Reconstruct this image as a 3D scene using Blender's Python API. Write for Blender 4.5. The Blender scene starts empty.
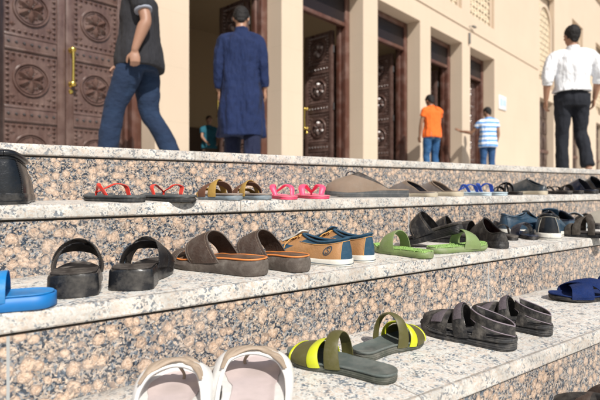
import bpy, bmesh, math, random
from math import sin, cos, pi, radians, sqrt
from mathutils import Vector, Matrix, noise
from mathutils.bvhtree import BVHTree

SC = bpy.context.scene
COL = SC.collection

# ------------------------------------------------------------------ objects
def tag(o, label=None, cat=None, group=None, kind=None):
    if label: o['label'] = label
    if cat: o['category'] = cat
    if group: o['group'] = group
    if kind: o['kind'] = kind
    return o

def empty(name, loc=(0, 0, 0), rz=0.0):
    o = bpy.data.objects.new(name, None)
    o.empty_display_size = 0.05
    COL.objects.link(o)
    o.location = loc
    o.rotation_euler = (0, 0, rz)
    return o

def sharpen(bm, ang=38):
    a = radians(ang)
    for e in bm.edges:
        if len(e.link_faces) == 2:
            try:
                e.smooth = e.calc_face_angle() < a
            except Exception:
                e.smooth = True
        else:
            e.smooth = False
    for f in bm.faces:
        f.smooth = True

def obj(name, bm, mats, parent=None, smooth=True, ang=38, recalc=True):
    if recalc:
        bmesh.ops.recalc_face_normals(bm, faces=bm.faces)
    if smooth:
        sharpen(bm, ang)
    me = bpy.data.meshes.new(name)
    bm.to_mesh(me); bm.free()
    if not isinstance(mats, (list, tuple)): mats = [mats]
    for m in mats: me.materials.append(m)
    o = bpy.data.objects.new(name, me)
    COL.objects.link(o)
    if parent is not None: o.parent = parent
    return o

def copy_tree(o, parent=None):
    c = o.copy(); COL.objects.link(c); c.parent = parent
    for ch in list(o.children): copy_tree(ch, c)
    return c

# ------------------------------------------------------------------ shapes
def box(bm, x0, x1, y0, y1, z0, z1, mi=0, bev=0.0):
    vs = [bm.verts.new((x, y, z)) for z in (z0, z1) for y in (y0, y1) for x in (x0, x1)]
    fs = []
    for q in ((0, 2, 3, 1), (4, 5, 7, 6), (0, 1, 5, 4), (2, 6, 7, 3), (0, 4, 6, 2), (1, 3, 7, 5)):
        f = bm.faces.new([vs[i] for i in q]); f.material_index = mi; fs.append(f)
    if bev > 0:
        es = set(e for f in fs for e in f.edges)
        bmesh.ops.bevel(bm, geom=list(es), offset=bev, segments=2, affect='EDGES', profile=0.5)

def cat(pts, n):
    """Catmull-Rom through pts (tuples of any length) sampled to n points."""
    m = len(pts)
    if m == 2:
        return [tuple(a + (b - a) * i / (n - 1) for a, b in zip(*pts)) for i in range(n)]
    P = [tuple(2 * a - b for a, b in zip(pts[0], pts[1]))] + list(pts) + [tuple(2 * a - b for a, b in zip(pts[-1], pts[-2]))]
    out = []
    for i in range(n):
        u = i / (n - 1) * (m - 1); k = min(int(u), m - 2); t = u - k
        p0, p1, p2, p3 = P[k:k + 4]
        out.append(tuple(0.5 * (2 * b + (c - a) * t + (2 * a - 5 * b + 4 * c - d) * t * t + (3 * b - a - 3 * c + d) * t ** 3)
                         for a, b, c, d in zip(p0, p1, p2, p3)))
    return out

def grid_faces(bm, rows, closed=False, mi=0):
    """rows: list of lists of BMVert; stitch neighbouring rows."""
    for a, b in zip(rows[:-1], rows[1:]):
        n = len(a)
        for i in range(n if closed else n - 1):
            j = (i + 1) % n
            q = [a[i], a[j], b[j], b[i]]
            try:
                f = bm.faces.new(q); f.material_index = mi
            except Exception:
                pass

def tube(bm, path, r, seg=10, mi=0, flat=1.0, n=None, up=None):
    """tube along path; r is a number or a list of control radii; flat squashes along the second axis."""
    if n: P = [Vector(p) for p in cat([tuple(p) for p in path], n)]
    else: P = [Vector(p) for p in path]
    N = len(P)
    if isinstance(r, (int, float)): R = [r] * N
    else: R = [q[0] for q in cat([(a,) for a in r], N)]
    t = (P[1] - P[0]).normalized()
    u = Vector(up) if up else (Vector((0, 0, 1)) if abs(t.z) < 0.9 else Vector((0, 1, 0)))
    rows = []
    for i in range(N):
        t = (P[min(i + 1, N - 1)] - P[max(i - 1, 0)]).normalized()
        if up: u = Vector(up)
        s = t.cross(u)
        if s.length < 1e-6: s = t.orthogonal()
        s.normalize(); w = s.cross(t).normalized(); u = w
        rows.append([bm.verts.new(P[i] + s * (R[i] * cos(2 * pi * k / seg)) + w * (R[i] * flat * sin(2 * pi * k / seg))) for k in range(seg)])
    grid_faces(bm, rows, closed=True, mi=mi)
    for rr in (rows[0], rows[-1]):
        f = bm.faces.new(rr); f.material_index = mi

def ellipsoid(bm, c, r, nu=20, nv=14, mi=0, rot=None):
    rows = []
    c = Vector(c)
    for j in range(1, nv):
        th = pi * j / nv
        row = []
        for i in range(nu):
            ph = 2 * pi * i / nu
            v = Vector((r[0] * sin(th) * cos(ph), r[1] * sin(th) * sin(ph), r[2] * cos(th)))
            if rot is not None: v = rot @ v
            row.append(bm.verts.new(c + v))
        rows.append(row)
    grid_faces(bm, rows, closed=True, mi=mi)
    top = Vector((0, 0, r[2])); bot = Vector((0, 0, -r[2]))
    if rot is not None: top = rot @ top; bot = rot @ bot
    vt = bm.verts.new(c + top); vb = bm.verts.new(c + bot)
    for i in range(nu):
        j = (i + 1) % nu
        f = bm.faces.new((vt, rows[0][i], rows[0][j])); f.material_index = mi
        f = bm.faces.new((vb, rows[-1][j], rows[-1][i])); f.material_index = mi

def stack(bm, secs, n=40, seg=40, mi=0, fold=None, power=2.0, cap=True):
    """vertical-ish loft: secs = (cx, cy, cz, rx, ry); superellipse sections, optional fold(th, k) radius factor."""
    S = cat(secs, n)
    rows = []
    for k, (cx, cy, cz, rx, ry) in enumerate(S):
        row = []
        for i in range(seg):
            th = 2 * pi * i / seg
            c, s = cos(th), sin(th)
            q = (abs(c) ** power + abs(s) ** power) ** (-1 / power)
            f = q * (fold(th, k / (n - 1)) if fold else 1.0)
            row.append(bm.verts.new((cx + rx * f * c, cy + ry * f * s, cz)))
        rows.append(row)
    grid_faces(bm, rows, closed=True, mi=mi)
    if cap:
        for rr in (rows[0], rows[-1]):
            f = bm.faces.new(rr); f.material_index = mi

# ------------------------------------------------------------------ materials
class NT:
    def __init__(s, name):
        s.m = bpy.data.materials.new(name); s.m.use_nodes = True
        s.nt = s.m.node_tree; s.b = s.nt.nodes['Principled BSDF']
    def n(s, t, **kw):
        o = s.nt.nodes.new(t)
        for k, v in kw.items():
            if k.startswith('i_'):
                k2 = k[2:]
                key = int(k2) if k2.isdigit() else k2.replace('_', ' ')
                if hasattr(v, 'is_output') or isinstance(v, bpy.types.NodeSocket): s.nt.links.new(v, o.inputs[key])
                else: o.inputs[key].default_value = v
            else: setattr(o, k, v)
        return o
    def l(s, a, b): s.nt.links.new(a, b)
    def mix(s, fac, a, b, mode='MIX'):
        o = s.nt.nodes.new('ShaderNodeMix'); o.data_type = 'RGBA'; o.blend_type = mode
        for v, i in ((fac, 0), (a, 6), (b, 7)):
            if isinstance(v, bpy.types.NodeSocket): s.nt.links.new(v, o.inputs[i])
            else: o.inputs[i].default_value = v if i == 0 else (tuple(v) + (1,) if len(v) == 3 else v)
        return o.outputs[2]
    def ramp(s, v, stops, interp='LINEAR'):
        o = s.nt.nodes.new('ShaderNodeValToRGB'); s.nt.links.new(v, o.inputs[0])
        cr = o.color_ramp; cr.interpolation = interp
        while len(cr.elements) < len(stops): cr.elements.new(0.5)
        for e, (p, c) in zip(cr.elements, stops):
            e.position = p
            e.color = (c, c, c, 1) if isinstance(c, (int, float)) else tuple(c) + (1,)
        return o.outputs[0]
    def math(s, op, a, b=None, c=None, clamp=False):
        o = s.nt.nodes.new('ShaderNodeMath'); o.operation = op; o.use_clamp = clamp
        for i, v in enumerate((a, b, c)):
            if v is None: continue
            if isinstance(v, bpy.types.NodeSocket): s.nt.links.new(v, o.inputs[i])
            else: o.inputs[i].default_value = v
        return o.outputs[0]
    def coord(s, kind='Object'):
        return s.nt.nodes.new('ShaderNodeTexCoord').outputs[kind]
    def noise(s, vec, scale, detail=3, rough=.5, out=0):
        return s.n('ShaderNodeTexNoise', i_Vector=vec, i_Scale=scale, i_Detail=detail, i_Roughness=rough).outputs[out]
    def vor(s, vec, scale, feature='F1', out='Distance', rnd=1.0):
        o = s.n('ShaderNodeTexVoronoi', feature=feature, i_Vector=vec, i_Scale=scale)
        o.inputs['Randomness'].default_value = rnd
        return o.outputs[out]
    def bump(s, h, strength=.3, dist=.002, normal=None):
        o = s.n('ShaderNodeBump', i_Height=h, i_Strength=strength, i_Distance=dist)
        if normal is not None: s.l(normal, o.inputs['Normal'])
        return o.outputs[0]
    def set(s, **kw):
        for k, v in kw.items():
            i = s.b.inputs[k.replace('_', ' ')]
            if isinstance(v, bpy.types.NodeSocket): s.l(v, i)
            else: i.default_value = (tuple(v) + (1,)) if (isinstance(v, tuple) and len(v) == 3) else v
        return s

_mc = {}
def pbr(name, col, rough=.5, metal=0., dust=0., dustcol=(.27, .245, .215), bump=0., bs=300, var=.12, vs=40, bd=.001, spec=None, sheen=0., ribs=0., worn=0., spots=0.):
    """general worn surface: hue variation, a patchy layer of dust, fine bump."""
    if name in _mc: return _mc[name]
    s = NT(name); v = s.coord()
    base = s.mix(s.noise(v, vs, 4), tuple(c * (1 - var) for c in col), tuple(min(1, c * (1 + var)) for c in col))
    if worn:
        # polished / grimy foot print at heel and ball
        def blob(cy, rx, ry):
            mp = s.n('ShaderNodeMapping', i_Vector=v); mp.inputs['Location'].default_value = (0, -cy / ry, 0); mp.inputs['Scale'].default_value = (1 / rx, 1 / ry, 0.)
            ln = s.n('ShaderNodeVectorMath', operation='LENGTH', i_0=mp.outputs[0]).outputs['Value']
            return s.ramp(s.math('ADD', ln, s.math('MULTIPLY', s.noise(v, 55, 4), .6)), [(.55, 1.), (1.25, 0.)])
        bl = s.math('MAXIMUM', blob(-.082, .030, .040), blob(.045, .040, .045))
        base = s.mix(s.math('MULTIPLY', bl, worn), base, tuple(c * .38 for c in col))
    if spots:
        sp = s.ramp(s.noise(v, 120, 5, .75), [(.60, 0.), (.66, spots)])
        base = s.mix(sp, base, tuple(c * .45 for c in col))
    if dust > 0:
        d = s.ramp(s.noise(v, 28, 6, .65), [(.46, 0.), (.80, dust)])
        base = s.mix(d, base, dustcol)
        r = s.math('ADD', s.math('MULTIPLY', d, .35), rough, clamp=True)
    else:
        r = s.math('ADD', s.math('MULTIPLY', s.noise(v, 60, 4), .16), rough - .08, clamp=True)
    s.set(Base_Color=base, Roughness=r, Metallic=metal)
    if spec is None and max(col) < .12 and rough > .36 and metal < .1: spec = .28
    if spec is not None: s.set(Specular_IOR_Level=spec)
    if sheen: s.set(Sheen_Weight=sheen)
    nrm = None
    if ribs:
        z = s.n('ShaderNodeSeparateXYZ', i_Vector=v).outputs[2]
        nrm = s.bump(s.math('SINE', s.math('MULTIPLY', z, ribs)), .5, .0012)
    if bump:
        # creases: stretched noise over fine grain
        g = s.math('ADD', s.noise(v, bs, 4, .6), s.math('MULTIPLY', s.n('ShaderNodeTexVoronoi', i_Vector=v, i_Scale=bs * .6).outputs[0], .5))
        nrm = s.bump(g, bump, bd, nrm)
        nrm = s.bump(s.noise(v, 22, 4, .55), min(1., bump * 1.2), .006, nrm)
    if nrm is not None: s.set(Normal=nrm)
    _mc[name] = s.m
    return s.m

def m_weave(name, col, col2=None, scale=900, rough=.85, dust=.2):
    if name in _mc: return _mc[name]
    s = NT(name); v = s.coord(); col2 = col2 or tuple(c * .55 for c in col)
    w1 = s.n('ShaderNodeTexWave', i_Vector=v, i_Scale=scale / 6, i_Distortion=.6, wave_type='BANDS', bands_direction='X').outputs[1]
    w2 = s.n('ShaderNodeTexWave', i_Vector=v, i_Scale=scale / 6, i_Distortion=.6, wave_type='BANDS', bands_direction='Y').outputs[1]
    h = s.math('MULTIPLY', w1, w2)
    base = s.mix(h, col2, col)
    base = s.mix(s.ramp(s.noise(v, 30, 6, .6), [(.4, 0.), (.75, dust)]), base, (.42, .38, .33))
    s.set(Base_Color=base, Roughness=rough, Normal=s.bump(h, .35, .0006))
    _mc[name] = s.m
    return s.m

def m_granite(name, pale):
    s = NT(name); v0 = s.coord()
    # wobble the lookup a little so the grains are not perfect cells
    wob = s.n('ShaderNodeTexNoise', i_Vector=v0, i_Scale=70., i_Detail=2.).outputs['Color']
    vm = s.n('ShaderNodeVectorMath', operation='MULTIPLY_ADD'); s.l(wob, vm.inputs[0]); vm.inputs[1].default_value = (.010,) * 3; s.l(v0, vm.inputs[2])
    v = vm.outputs[0]
    big = s.vor(v, 46, rnd=1.); bigc = s.n('ShaderNodeTexVoronoi', i_Vector=v, i_Scale=46., i_Randomness=1.).outputs['Color']
    sep = s.n('ShaderNodeSeparateColor', i_Color=bigc)
    # radius differs per grain
    rad = s.math('ADD', s.math('MULTIPLY_ADD', sep.outputs[0], .32, .22), s.math('MULTIPLY', s.noise(v0, 190, 3, .6), .16))
    q = s.math('DIVIDE', big, rad)                     # <1 inside an ovoid
    ms = 230. if pale else 185.
    mid = s.vor(v, ms); midc = s.n('ShaderNodeTexVoronoi', i_Vector=v, i_Scale=ms).outputs['Color']
    midq = s.n('ShaderNodeSeparateColor', i_Color=midc)
    sml = s.n('ShaderNodeSeparateColor', i_Color=s.n('ShaderNodeTexVoronoi', i_Vector=v, i_Scale=330.).outputs['Color'])
    n1 = s.noise(v, 160, 5, .7); n2 = s.noise(v0, 9, 4, .6)
    if not pale:
        # matrix: dark biotite, blue-grey quartz, small pink feldspar
        mt = s.ramp(midq.outputs[1], [(.0, (.016, .022, .032)), (.36, (.02, .032, .048)), (.40, (.10, .14, .19)), (.50, (.24, .28, .31)), (.53, (.42, .30, .21)), (.80, (.54, .42, .32)), (.83, (.02, .025, .035))], 'LINEAR')
        fine = s.ramp(sml.outputs[0], [(.0, (.015, .022, .035)), (.40, (.025, .042, .07)), (.45, (.28, .30, .31)), (.6, (.44, .33, .24)), (.8, (.64, .54, .45)), (1, (.10, .14, .19))])
        mt = s.mix(.6, mt, fine)
        core = s.mix(sml.outputs[1], (.44, .30, .21), (.64, .50, .39))
        core = s.mix(s.ramp(n1, [(.38, .0), (.52, .0), (.60, .75)]), core, (.16, .14, .13))
        ring = s.ramp(q, [(.0, 0.), (.55, 0.), (.66, .35), (.74, .05), (.84, .65), (1., .85)])
        ov = s.mix(ring, core, (.17, .13, .11))
        inside = s.ramp(q, [(.0, 1.), (.93, 1.), (1., 0.)])
        has = s.ramp(sep.outputs[1], [(.10, 0.), (.13, 1.)])
        base = s.mix(s.math('MULTIPLY', inside, has), mt, ov)
        base = s.mix(s.ramp(n2, [(.45, 0.), (.8, .22)]), base, (.48, .45, .43))
        rough = s.ramp(n2, [(.3, .22), (.7, .42)])
    else:
        # the same stone, flamed and bleached: cream with blue-black flecks
        core = s.mix(sml.outputs[0], (.585, .57, .53), (.77, .765, .73))
        core = s.mix(s.ramp(q, [(.0, .5), (.9, .5), (1.1, 0.)]), core, (.66, .56, .48))
        n3 = s.noise(v0, 42, 4, .6)
        fl = s.math('MULTIPLY', s.ramp(midq.outputs[1], [(.0, 1.), (.24, 1.), (.27, 0.)]), s.ramp(n3, [(.44, 0.), (.54, 1.)]))
        fl2 = s.math('MULTIPLY', s.ramp(sml.outputs[2], [(.0, 1.), (.15, 1.), (.2, 0.)]), s.ramp(n3, [(.40, .10), (.60, .8)]))
        base = s.mix(fl, core, s.mix(sml.outputs[1], (.06, .09, .13), (.20, .25, .30)))
        base = s.mix(fl2, base, (.13, .15, .17))
        oc = s.math('MULTIPLY', s.ramp(sml.outputs[0], [(.80, 0.), (.84, .6)]), s.ramp(n3, [(.50, 1.), (.62, .2)]))
        base = s.mix(oc, base, (.52, .38, .27))
        base = s.mix(s.ramp(n2, [(.40, 0.), (.75, .35)]), base, (.58, .54, .50))
        # walking dirt in long streaks
        mp = s.n('ShaderNodeMapping', i_Vector=v0); mp.inputs['Scale'].default_value = (2.2, 30, 2)
        st = s.ramp(s.noise(mp.outputs[0], 1.4, 6, .65), [(.48, 0.), (.78, .30)])
        base = s.mix(st, base, (.34, .31, .28))
        gr = s.ramp(s.noise(v0, 4.2, 7, .7), [(.55, 0.), (.70, .24)])
        base = s.mix(gr, base, (.30, .275, .25))
        gum = s.ramp(s.vor(v0, 5.3), [(.0, .75), (.055, .7), (.075, 0.)])
        base = s.mix(s.math('MULTIPLY', gum, s.ramp(n1, [(.35, 0.), (.5, 1.)])), base, (.16, .15, .14))
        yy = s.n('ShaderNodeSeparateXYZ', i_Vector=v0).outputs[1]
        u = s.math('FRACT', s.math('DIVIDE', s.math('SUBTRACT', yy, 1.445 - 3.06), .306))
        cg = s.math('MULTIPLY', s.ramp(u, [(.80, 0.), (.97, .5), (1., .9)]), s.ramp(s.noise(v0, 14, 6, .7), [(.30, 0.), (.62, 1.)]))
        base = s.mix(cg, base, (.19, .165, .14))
        rough = s.ramp(n2, [(.3, .42), (.7, .62)])
    # joints between slabs
    sx = s.n('ShaderNodeSeparateXYZ', i_Vector=v0)
    fr = s.math('FRACT', s.math('ADD', s.math('DIVIDE', sx.outputs[0], 1.20), .0 if pale else .455))
    d = s.math('ABSOLUTE', s.math('SUBTRACT', fr, .5))
    jo = s.math('LESS_THAN', d, .0010 if pale else .0018)
    base = s.mix(jo, base, (.20, .18, .16) if pale else (.34, .35, .35))
    s.set(Base_Color=base, Roughness=rough)
    hgt = s.math('SUBTRACT', s.noise(v0, 380, 4, .7), s.math('MULTIPLY', jo, 1.5))
    s.set(Normal=s.bump(hgt, .35 if pale else .08, .0012))
    if not pale: s.set(Specular_IOR_Level=.5)
    return s.m
# ================================================================== the site
TH_S = math.atan2(.574, .819)        # direction of the steps
TH_F = math.atan2(.737, .676)        # direction of the mosque front
RISE, GOING, P0 = .15, .306, 1.435
NOSE_T, NOSE_O = .031, .008
M_PALE = m_granite('pale_flamed_granite', True)
M_BROWN = m_granite('pink_brown_ovoid_granite', False)
M_GROUT = pbr('dark_mastic_joint', (.08, .07, .06), .8)

# ---- stairs : local x along the steps, local y into the stairs
stairs = empty('granite_stairs', (0, 0, 0), TH_S)
tag(stairs, 'broad granite steps with pale nosings and pink brown speckled risers, covered in shoes', 'stairs', kind='structure')
XA, XB = -9.0, 26.0
def tread(i):
    """pale slab of level i; its front edge at P0 - i*GOING."""
    y0 = P0 - i * GOING; z1 = -RISE * i; z0 = z1 - NOSE_T
    yb = y0 + GOING + .02 if i else y0 + .60
    bm = bmesh.new()
    # profile in (y,z), rounded arris, two shallow anti-slip grooves near the edge
    pr = [(y0 + .0015, z0 + .0015), (y0, z0 + .004), (y0, z1 - .007), (y0 + .0015, z1 - .0025), (y0 + .0045, z1 - .0004)]
    for g in (.062,):
        pr += [(y0 + g - .0008, z1), (y0 + g - .0006, z1 - .0016), (y0 + g + .0006, z1 - .0016), (y0 + g + .0008, z1)]
    pr += [(yb, z1), (yb, z0), (y0 + .006, z0)]
    n = 60
    rows = []
    for k in range(n + 1):
        x = XA + (XB - XA) * k / n
        rows.append([bm.verts.new((x, y, z)) for y, z in pr])
    grid_faces(bm, rows, closed=True)
    bm.faces.new(rows[0]); bm.faces.new(rows[-1])
    obj('tread', bm, M_PALE, stairs, ang=30)
def riser(i):
    y0 = P0 - i * GOING + NOSE_O; z1 = -RISE * i - NOSE_T; z0 = -RISE * (i + 1)
    bm = bmesh.new()
    box(bm, XA, XB, y0, y0 + .02, z0 - .0005, z1 - .004)
    obj('riser', bm, M_BROWN, stairs, smooth=False)
    bm = bmesh.new()
    box(bm, XA, XB, y0 + .006, y0 + .02, z1 - .004, z1 + .0005)
    obj('joint', bm, M_GROUT, stairs, smooth=False)
for i in range(5):
    tread(i); riser(i)
bm = bmesh.new()
for i in range(5):
    yy = P0 - i * GOING
    box(bm, XA + .01, XB - .01, yy + NOSE_O + .021, P0 + .55, -RISE * (i + 1) - (.0 if i < 4 else .1), -RISE * i - NOSE_T - .001)
obj('stair_core', bm, M_GROUT, stairs, smooth=False)

# ---- ground and landing
def m_paving():
    s = NT('plaza_paving'); v = s.coord()
    b = s.n('ShaderNodeTexBrick', i_Vector=v, i_Scale=1.6, offset=.5)
    b.inputs['Color1'].default_value = (.42, .38, .33, 1); b.inputs['Color2'].default_value = (.36, .33, .29, 1)
    b.inputs['Mortar'].default_value = (.2, .18, .16, 1); b.inputs['Mortar Size'].default_value = .008
    s.set(Base_Color=s.mix(s.math('MULTIPLY', s.noise(v, 3, 6), .4), b.outputs[0], (.3, .28, .25)), Roughness=.75)
    return s.m
M_PAVE = m_paving()
bm = bmesh.new()
vs = [bm.verts.new(p) for p in ((-600, -600, -.90), (600, -600, -.90), (600, 600, -.90), (-600, 600, -.90))]
bm.faces.new(vs)
tag(obj('ground', bm, M_PAVE, smooth=False), 'pale paved plaza below the steps', kind='structure')
bm = bmesh.new()
box(bm, XA, XB, P0 + .60, P0 + 30, -.12, -.002)
ld = obj('landing', bm, M_PALE, smooth=False); ld.rotation_euler = (0, 0, TH_S)
tag(ld, 'stone landing between the steps and the mosque doors', kind='structure')

# ---- the mosque front : local x along the wall, y into the building
PF = 4.7
NF = Vector((-.737, .676, 0)) * PF
mosque = empty('mosque_building', (NF.x, NF.y, 0), TH_F)
tag(mosque, 'cream rendered mosque front with tall carved wooden doors and lattice windows', 'building')

def m_render():
    s = NT('cream_render'); v = s.coord()
    base = s.mix(s.noise(v, .9, 5), (.545, .435, .33), (.62, .505, .39))
    base = s.mix(s.ramp(s.noise(v, 5, 7, .65), [(.45, 0.), (.8, .25)]), base, (.58, .47, .35))
    mp = s.n('ShaderNodeMapping', i_Vector=v); mp.inputs['Scale'].default_value = (5, 5, .35)
    base = s.mix(s.ramp(s.noise(mp.outputs[0], 1.6, 6, .7), [(.48, 0.), (.75, .30)]), base, (.50, .41, .31))
    z = s.n('ShaderNodeSeparateXYZ', i_Vector=v).outputs[2]
    low = s.math('MULTIPLY', s.ramp(z, [(.0, 1.), (.55, 0.)]), s.ramp(s.noise(v, 3.5, 6, .7), [(.35, 0.), (.65, .5)]))
    base = s.mix(low, base, (.40, .33, .26))
    jz = s.math('LESS_THAN', s.math('FRACT', s.math('DIVIDE', z, .62)), .006)
    base = s.mix(s.math('MULTIPLY', jz, .35), base, (.38, .30, .22))
    s.set(Base_Color=base, Roughness=.85, Normal=s.bump(s.math('SUBTRACT', s.noise(v, 120, 6, .7), jz), .25, .004))
    return s.m
M_WALL = m_render()
def m_wood(name, c1, c2, rough):
    s = NT(name); v = s.coord()
    mp = s.n('ShaderNodeMapping', i_Vector=v); mp.inputs['Scale'].default_value = (26, 26, 2.2)
    g = s.noise(mp.outputs[0], 1.5, 7, .62)
    base = s.mix(s.ramp(g, [(.3, 0.), (.7, 1.)]), c1, c2)
    d = s.ramp(s.noise(v, 6, 5), [(.45, 0.), (.8, .35)])
    base = s.mix(d, base, (.30, .22, .19))
    s.set(Base_Color=base, Roughness=s.math('ADD', s.math('MULTIPLY', d, .4), rough), Normal=s.bump(g, .25, .002), Coat_Weight=.3, Coat_Roughness=.3)
    return s.m
M_WOOD = m_wood('carved_teak', (.070, .038, .032), (.125, .074, .062), .27)
M_FRAMEW = m_wood('red_teak_frame', (.060, .022, .015), (.11, .042, .028), .45)
M_DARKW = m_wood('dark_teak', (.03, .014, .010), (.055, .026, .018), .4)
M_STUD = pbr('iron_stud', (.16, .15, .15), .35, .8)
M_BRASS = pbr('polished_brass', (.75, .55, .14), .25, 1.0)
M_ROOM = pbr('brown_room_wall', (.34, .245, .145), .9)
M_ROOMD = pbr('dark_room_panelling', (.07, .042, .026), .7)
M_GLASS = pbr('dark_blue_transom_glass', (.016, .011, .012), .4)
M_GOLD = pbr('honey_lattice', (.50, .36, .20), .7)
M_LATT = pbr('cream_lattice', (.66, .55, .40), .8)

PIT, DW, PW = .417 * PF, .3235 * PF, .0935 * PF          # bay pitch, opening, pillar
D0 = 1.265                                                 # left jamb of the first opening in view
RV = .285                                                  # reveal depth
ZD = 3.20
doors = [(D0 + k * PIT, D0 + k * PIT + DW, -.02, ZD, RV) for k in range(-1, 6)]
XE = 3.49 * PF
doors += [(XE, XE + 1.55, -.02, 2.75, .22), (XE + 4.05, XE + 5.6, -.02, 2.75, .22), (XE + 8.1, XE + 9.65, -.02, 2.75, .22)]
wins = [(a + .02, b - .02, 3.97, 6.1, .16) for a, b, *_ in doors[:7]]
archs = [(XE - .05, XE + 1.62, 3.15, 6.3, .16), (XE + 4.0, XE + 5.67, 3.15, 6.3, .16), (XE + 8.05, XE + 9.72, 3.15, 6.3, .16)]
holes = doors + wins + archs
W0, W1, ZT = -6.0, 42.0, 8.2

def wall_grid():
    xs = sorted(set([W0, W1] + [h[0] for h in holes] + [h[1] for h in holes]))
    zs = sorted(set([-.02, ZT] + [h[2] for h in holes] + [h[3] for h in holes]))
    bm = bmesh.new(); V = {}
    def vt(x, y, z):
        k = (round(x, 4), round(y, 4), round(z, 4))
        if k not in V: V[k] = bm.verts.new((x, y, z))
        return V[k]
    def inh(x, z):
        return any(h[0] < x < h[1] and h[2] < z < h[3] for h in holes)
    for xa, xb in zip(xs[:-1], xs[1:]):
        for za, zb in zip(zs[:-1], zs[1:]):
            if not inh((xa + xb) / 2, (za + zb) / 2):
                bm.faces.new((vt(xa, 0, za), vt(xb, 0, za), vt(xb, 0, zb), vt(xa, 0, zb)))
    for x0, x1, z0, z1, d in holes:
        zz = [z for z in zs if z0 <= z <= z1]; xx = [x for x in xs if x0 <= x <= x1]
        for a, b in zip(zz[:-1], zz[1:]):
            bm.faces.new((vt(x0, 0, a), vt(x0, 0, b), vt(x0, d, b), vt(x0, d, a)))
            bm.faces.new((vt(x1, 0, b), vt(x1, 0, a), vt(x1, d, a), vt(x1, d, b)))
        for a, b in zip(xx[:-1], xx[1:]):
            bm.faces.new((vt(a, 0, z1), vt(b, 0, z1), vt(b, d, z1), vt(a, d, z1)))
            if z0 > 0: bm.faces.new((vt(a, 0, z0), vt(a, d, z0), vt(b, d, z0), vt(b, 0, z0)))
    # returns and roof
    bm.faces.new((vt(W0, 0, -.02), vt(W0, 0, ZT), vt(W0, 9, ZT), vt(W0, 9, -.02)))
    bm.faces.new((vt(W1, 0, -.02), vt(W1, 9, -.02), vt(W1, 9, ZT), vt(W1, 0, ZT)))
    bm.faces.new((vt(W0, 0, ZT), vt(W1, 0, ZT), vt(W1, 9, ZT), vt(W0, 9, ZT)))
    return bm
obj('wall', wall_grid(), M_WALL, mosque, smooth=False, recalc=False)
bm = bmesh.new()
box(bm, W0 - .02, XE - .2, -.022, .002, 3.575, 3.60, bev=.006)
obj('string_course', bm, M_WALL, mosque)
bm = bmesh.new()
box(bm, W0 - .05, W1 + .05, -.10, .3, ZT, ZT + .5, bev=.02)
obj('parapet', bm, M_WALL, mosque)
bm = bmesh.new()   # hall behind the doors
XH1 = doors[6][1] + .3
for q in (((W0 + .1, 4.6, 0), (XH1, 4.6, 0), (XH1, 4.6, 3.6), (W0 + .1, 4.6, 3.6)),
          ((W0 + .1, RV + .09, 3.55), (XH1, RV + .09, 3.55), (XH1, 4.6, 3.55), (W0 + .1, 4.6, 3.55)),
          ((W0 + .1, RV, 0), (W0 + .1, 4.6, 0), (W0 + .1, 4.6, 3.6), (W0 + .1, RV, 3.6)),
          ((XH1, RV, 0), (XH1, 4.6, 0), (XH1, 4.6, 3.6), (XH1, RV, 3.6))):
    bm.faces.new([bm.verts.new(p) for p in q])
obj('hall', bm, M_ROOM, mosque, smooth=False)
bm = bmesh.new()
box(bm, W0 + .2, XH1 - .1, 4.54, 4.59, 0, 1.25)
for k in range(-1, 6):        # piers inside, between the doorways
    xc = D0 + k * PIT - PW / 2
    box(bm, xc - .16, xc + .16, RV + .10, RV + .32, 0, 3.5)
obj('hall_panelling', bm, M_ROOMD, mosque, smooth=False)

# ---- carved door leaf (local: hinge edge at x=0, runs to x=-LW, face at y=0 looking to -y)
LW, LH, LT = .640, 2.62, .055
def pyramid(bm, x, z, s, h, y=0., mi=0):
    a = [bm.verts.new((x + dx * s, y, z + dz * s)) for dx, dz in ((-1, 0), (0, -1), (1, 0), (0, 1))]
    t = bm.verts.new((x, y - h, z))
    for i in range(4):
        f = bm.faces.new((a[i], a[(i + 1) % 4], t)); f.material_index = mi
def dome(bm, x, z, r, h, y=0., mi=0, seg=10):
    rows = []
    for j, (rr, hh) in enumerate(((1, 0), (.86, .5), (.5, .88))):
        rows.append([bm.verts.new((x + r * rr * cos(2 * pi * i / seg), y - h * hh, z + r * rr * sin(2 * pi * i / seg))) for i in range(seg)])
    grid_faces(bm, rows, closed=True, mi=mi)
    f = bm.faces.new(rows[-1]); f.material_index = mi
def ring(bm, x, z, r0, r1, h, y=0., mi=0, seg=40):
    rows = []
    for r, hh in ((r0, 0), (r0 + (r1 - r0) * .3, h), (r0 + (r1 - r0) * .7, h), (r1, 0)):
        rows.append([bm.verts.new((x + r * cos(2 * pi * i / seg), y - hh, z + r * sin(2 * pi * i / seg))) for i in range(seg)])
    grid_faces(bm, rows, closed=True, mi=mi)
def petal(bm, cx, cz, ang, r0, r1, w, h, y=0., mi=0):
    n = 9; L, R, T = [], [], []
    for i in range(n):
        t = i / (n - 1); rr = r0 + (r1 - r0) * t; ww = w * sin(pi * t) ** .8 + .0006; hh = h * sin(pi * t) ** .6
        for lst, off, yy in ((L, -ww, 0), (T, 0, hh), (R, ww, 0)):
            px = cx + rr * cos(ang) - off * sin(ang); pz = cz + rr * sin(ang) + off * cos(ang)
            lst.append(bm.verts.new((px, y - yy, pz)))
    grid_faces(bm, [L, T, R], mi=mi)
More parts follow.
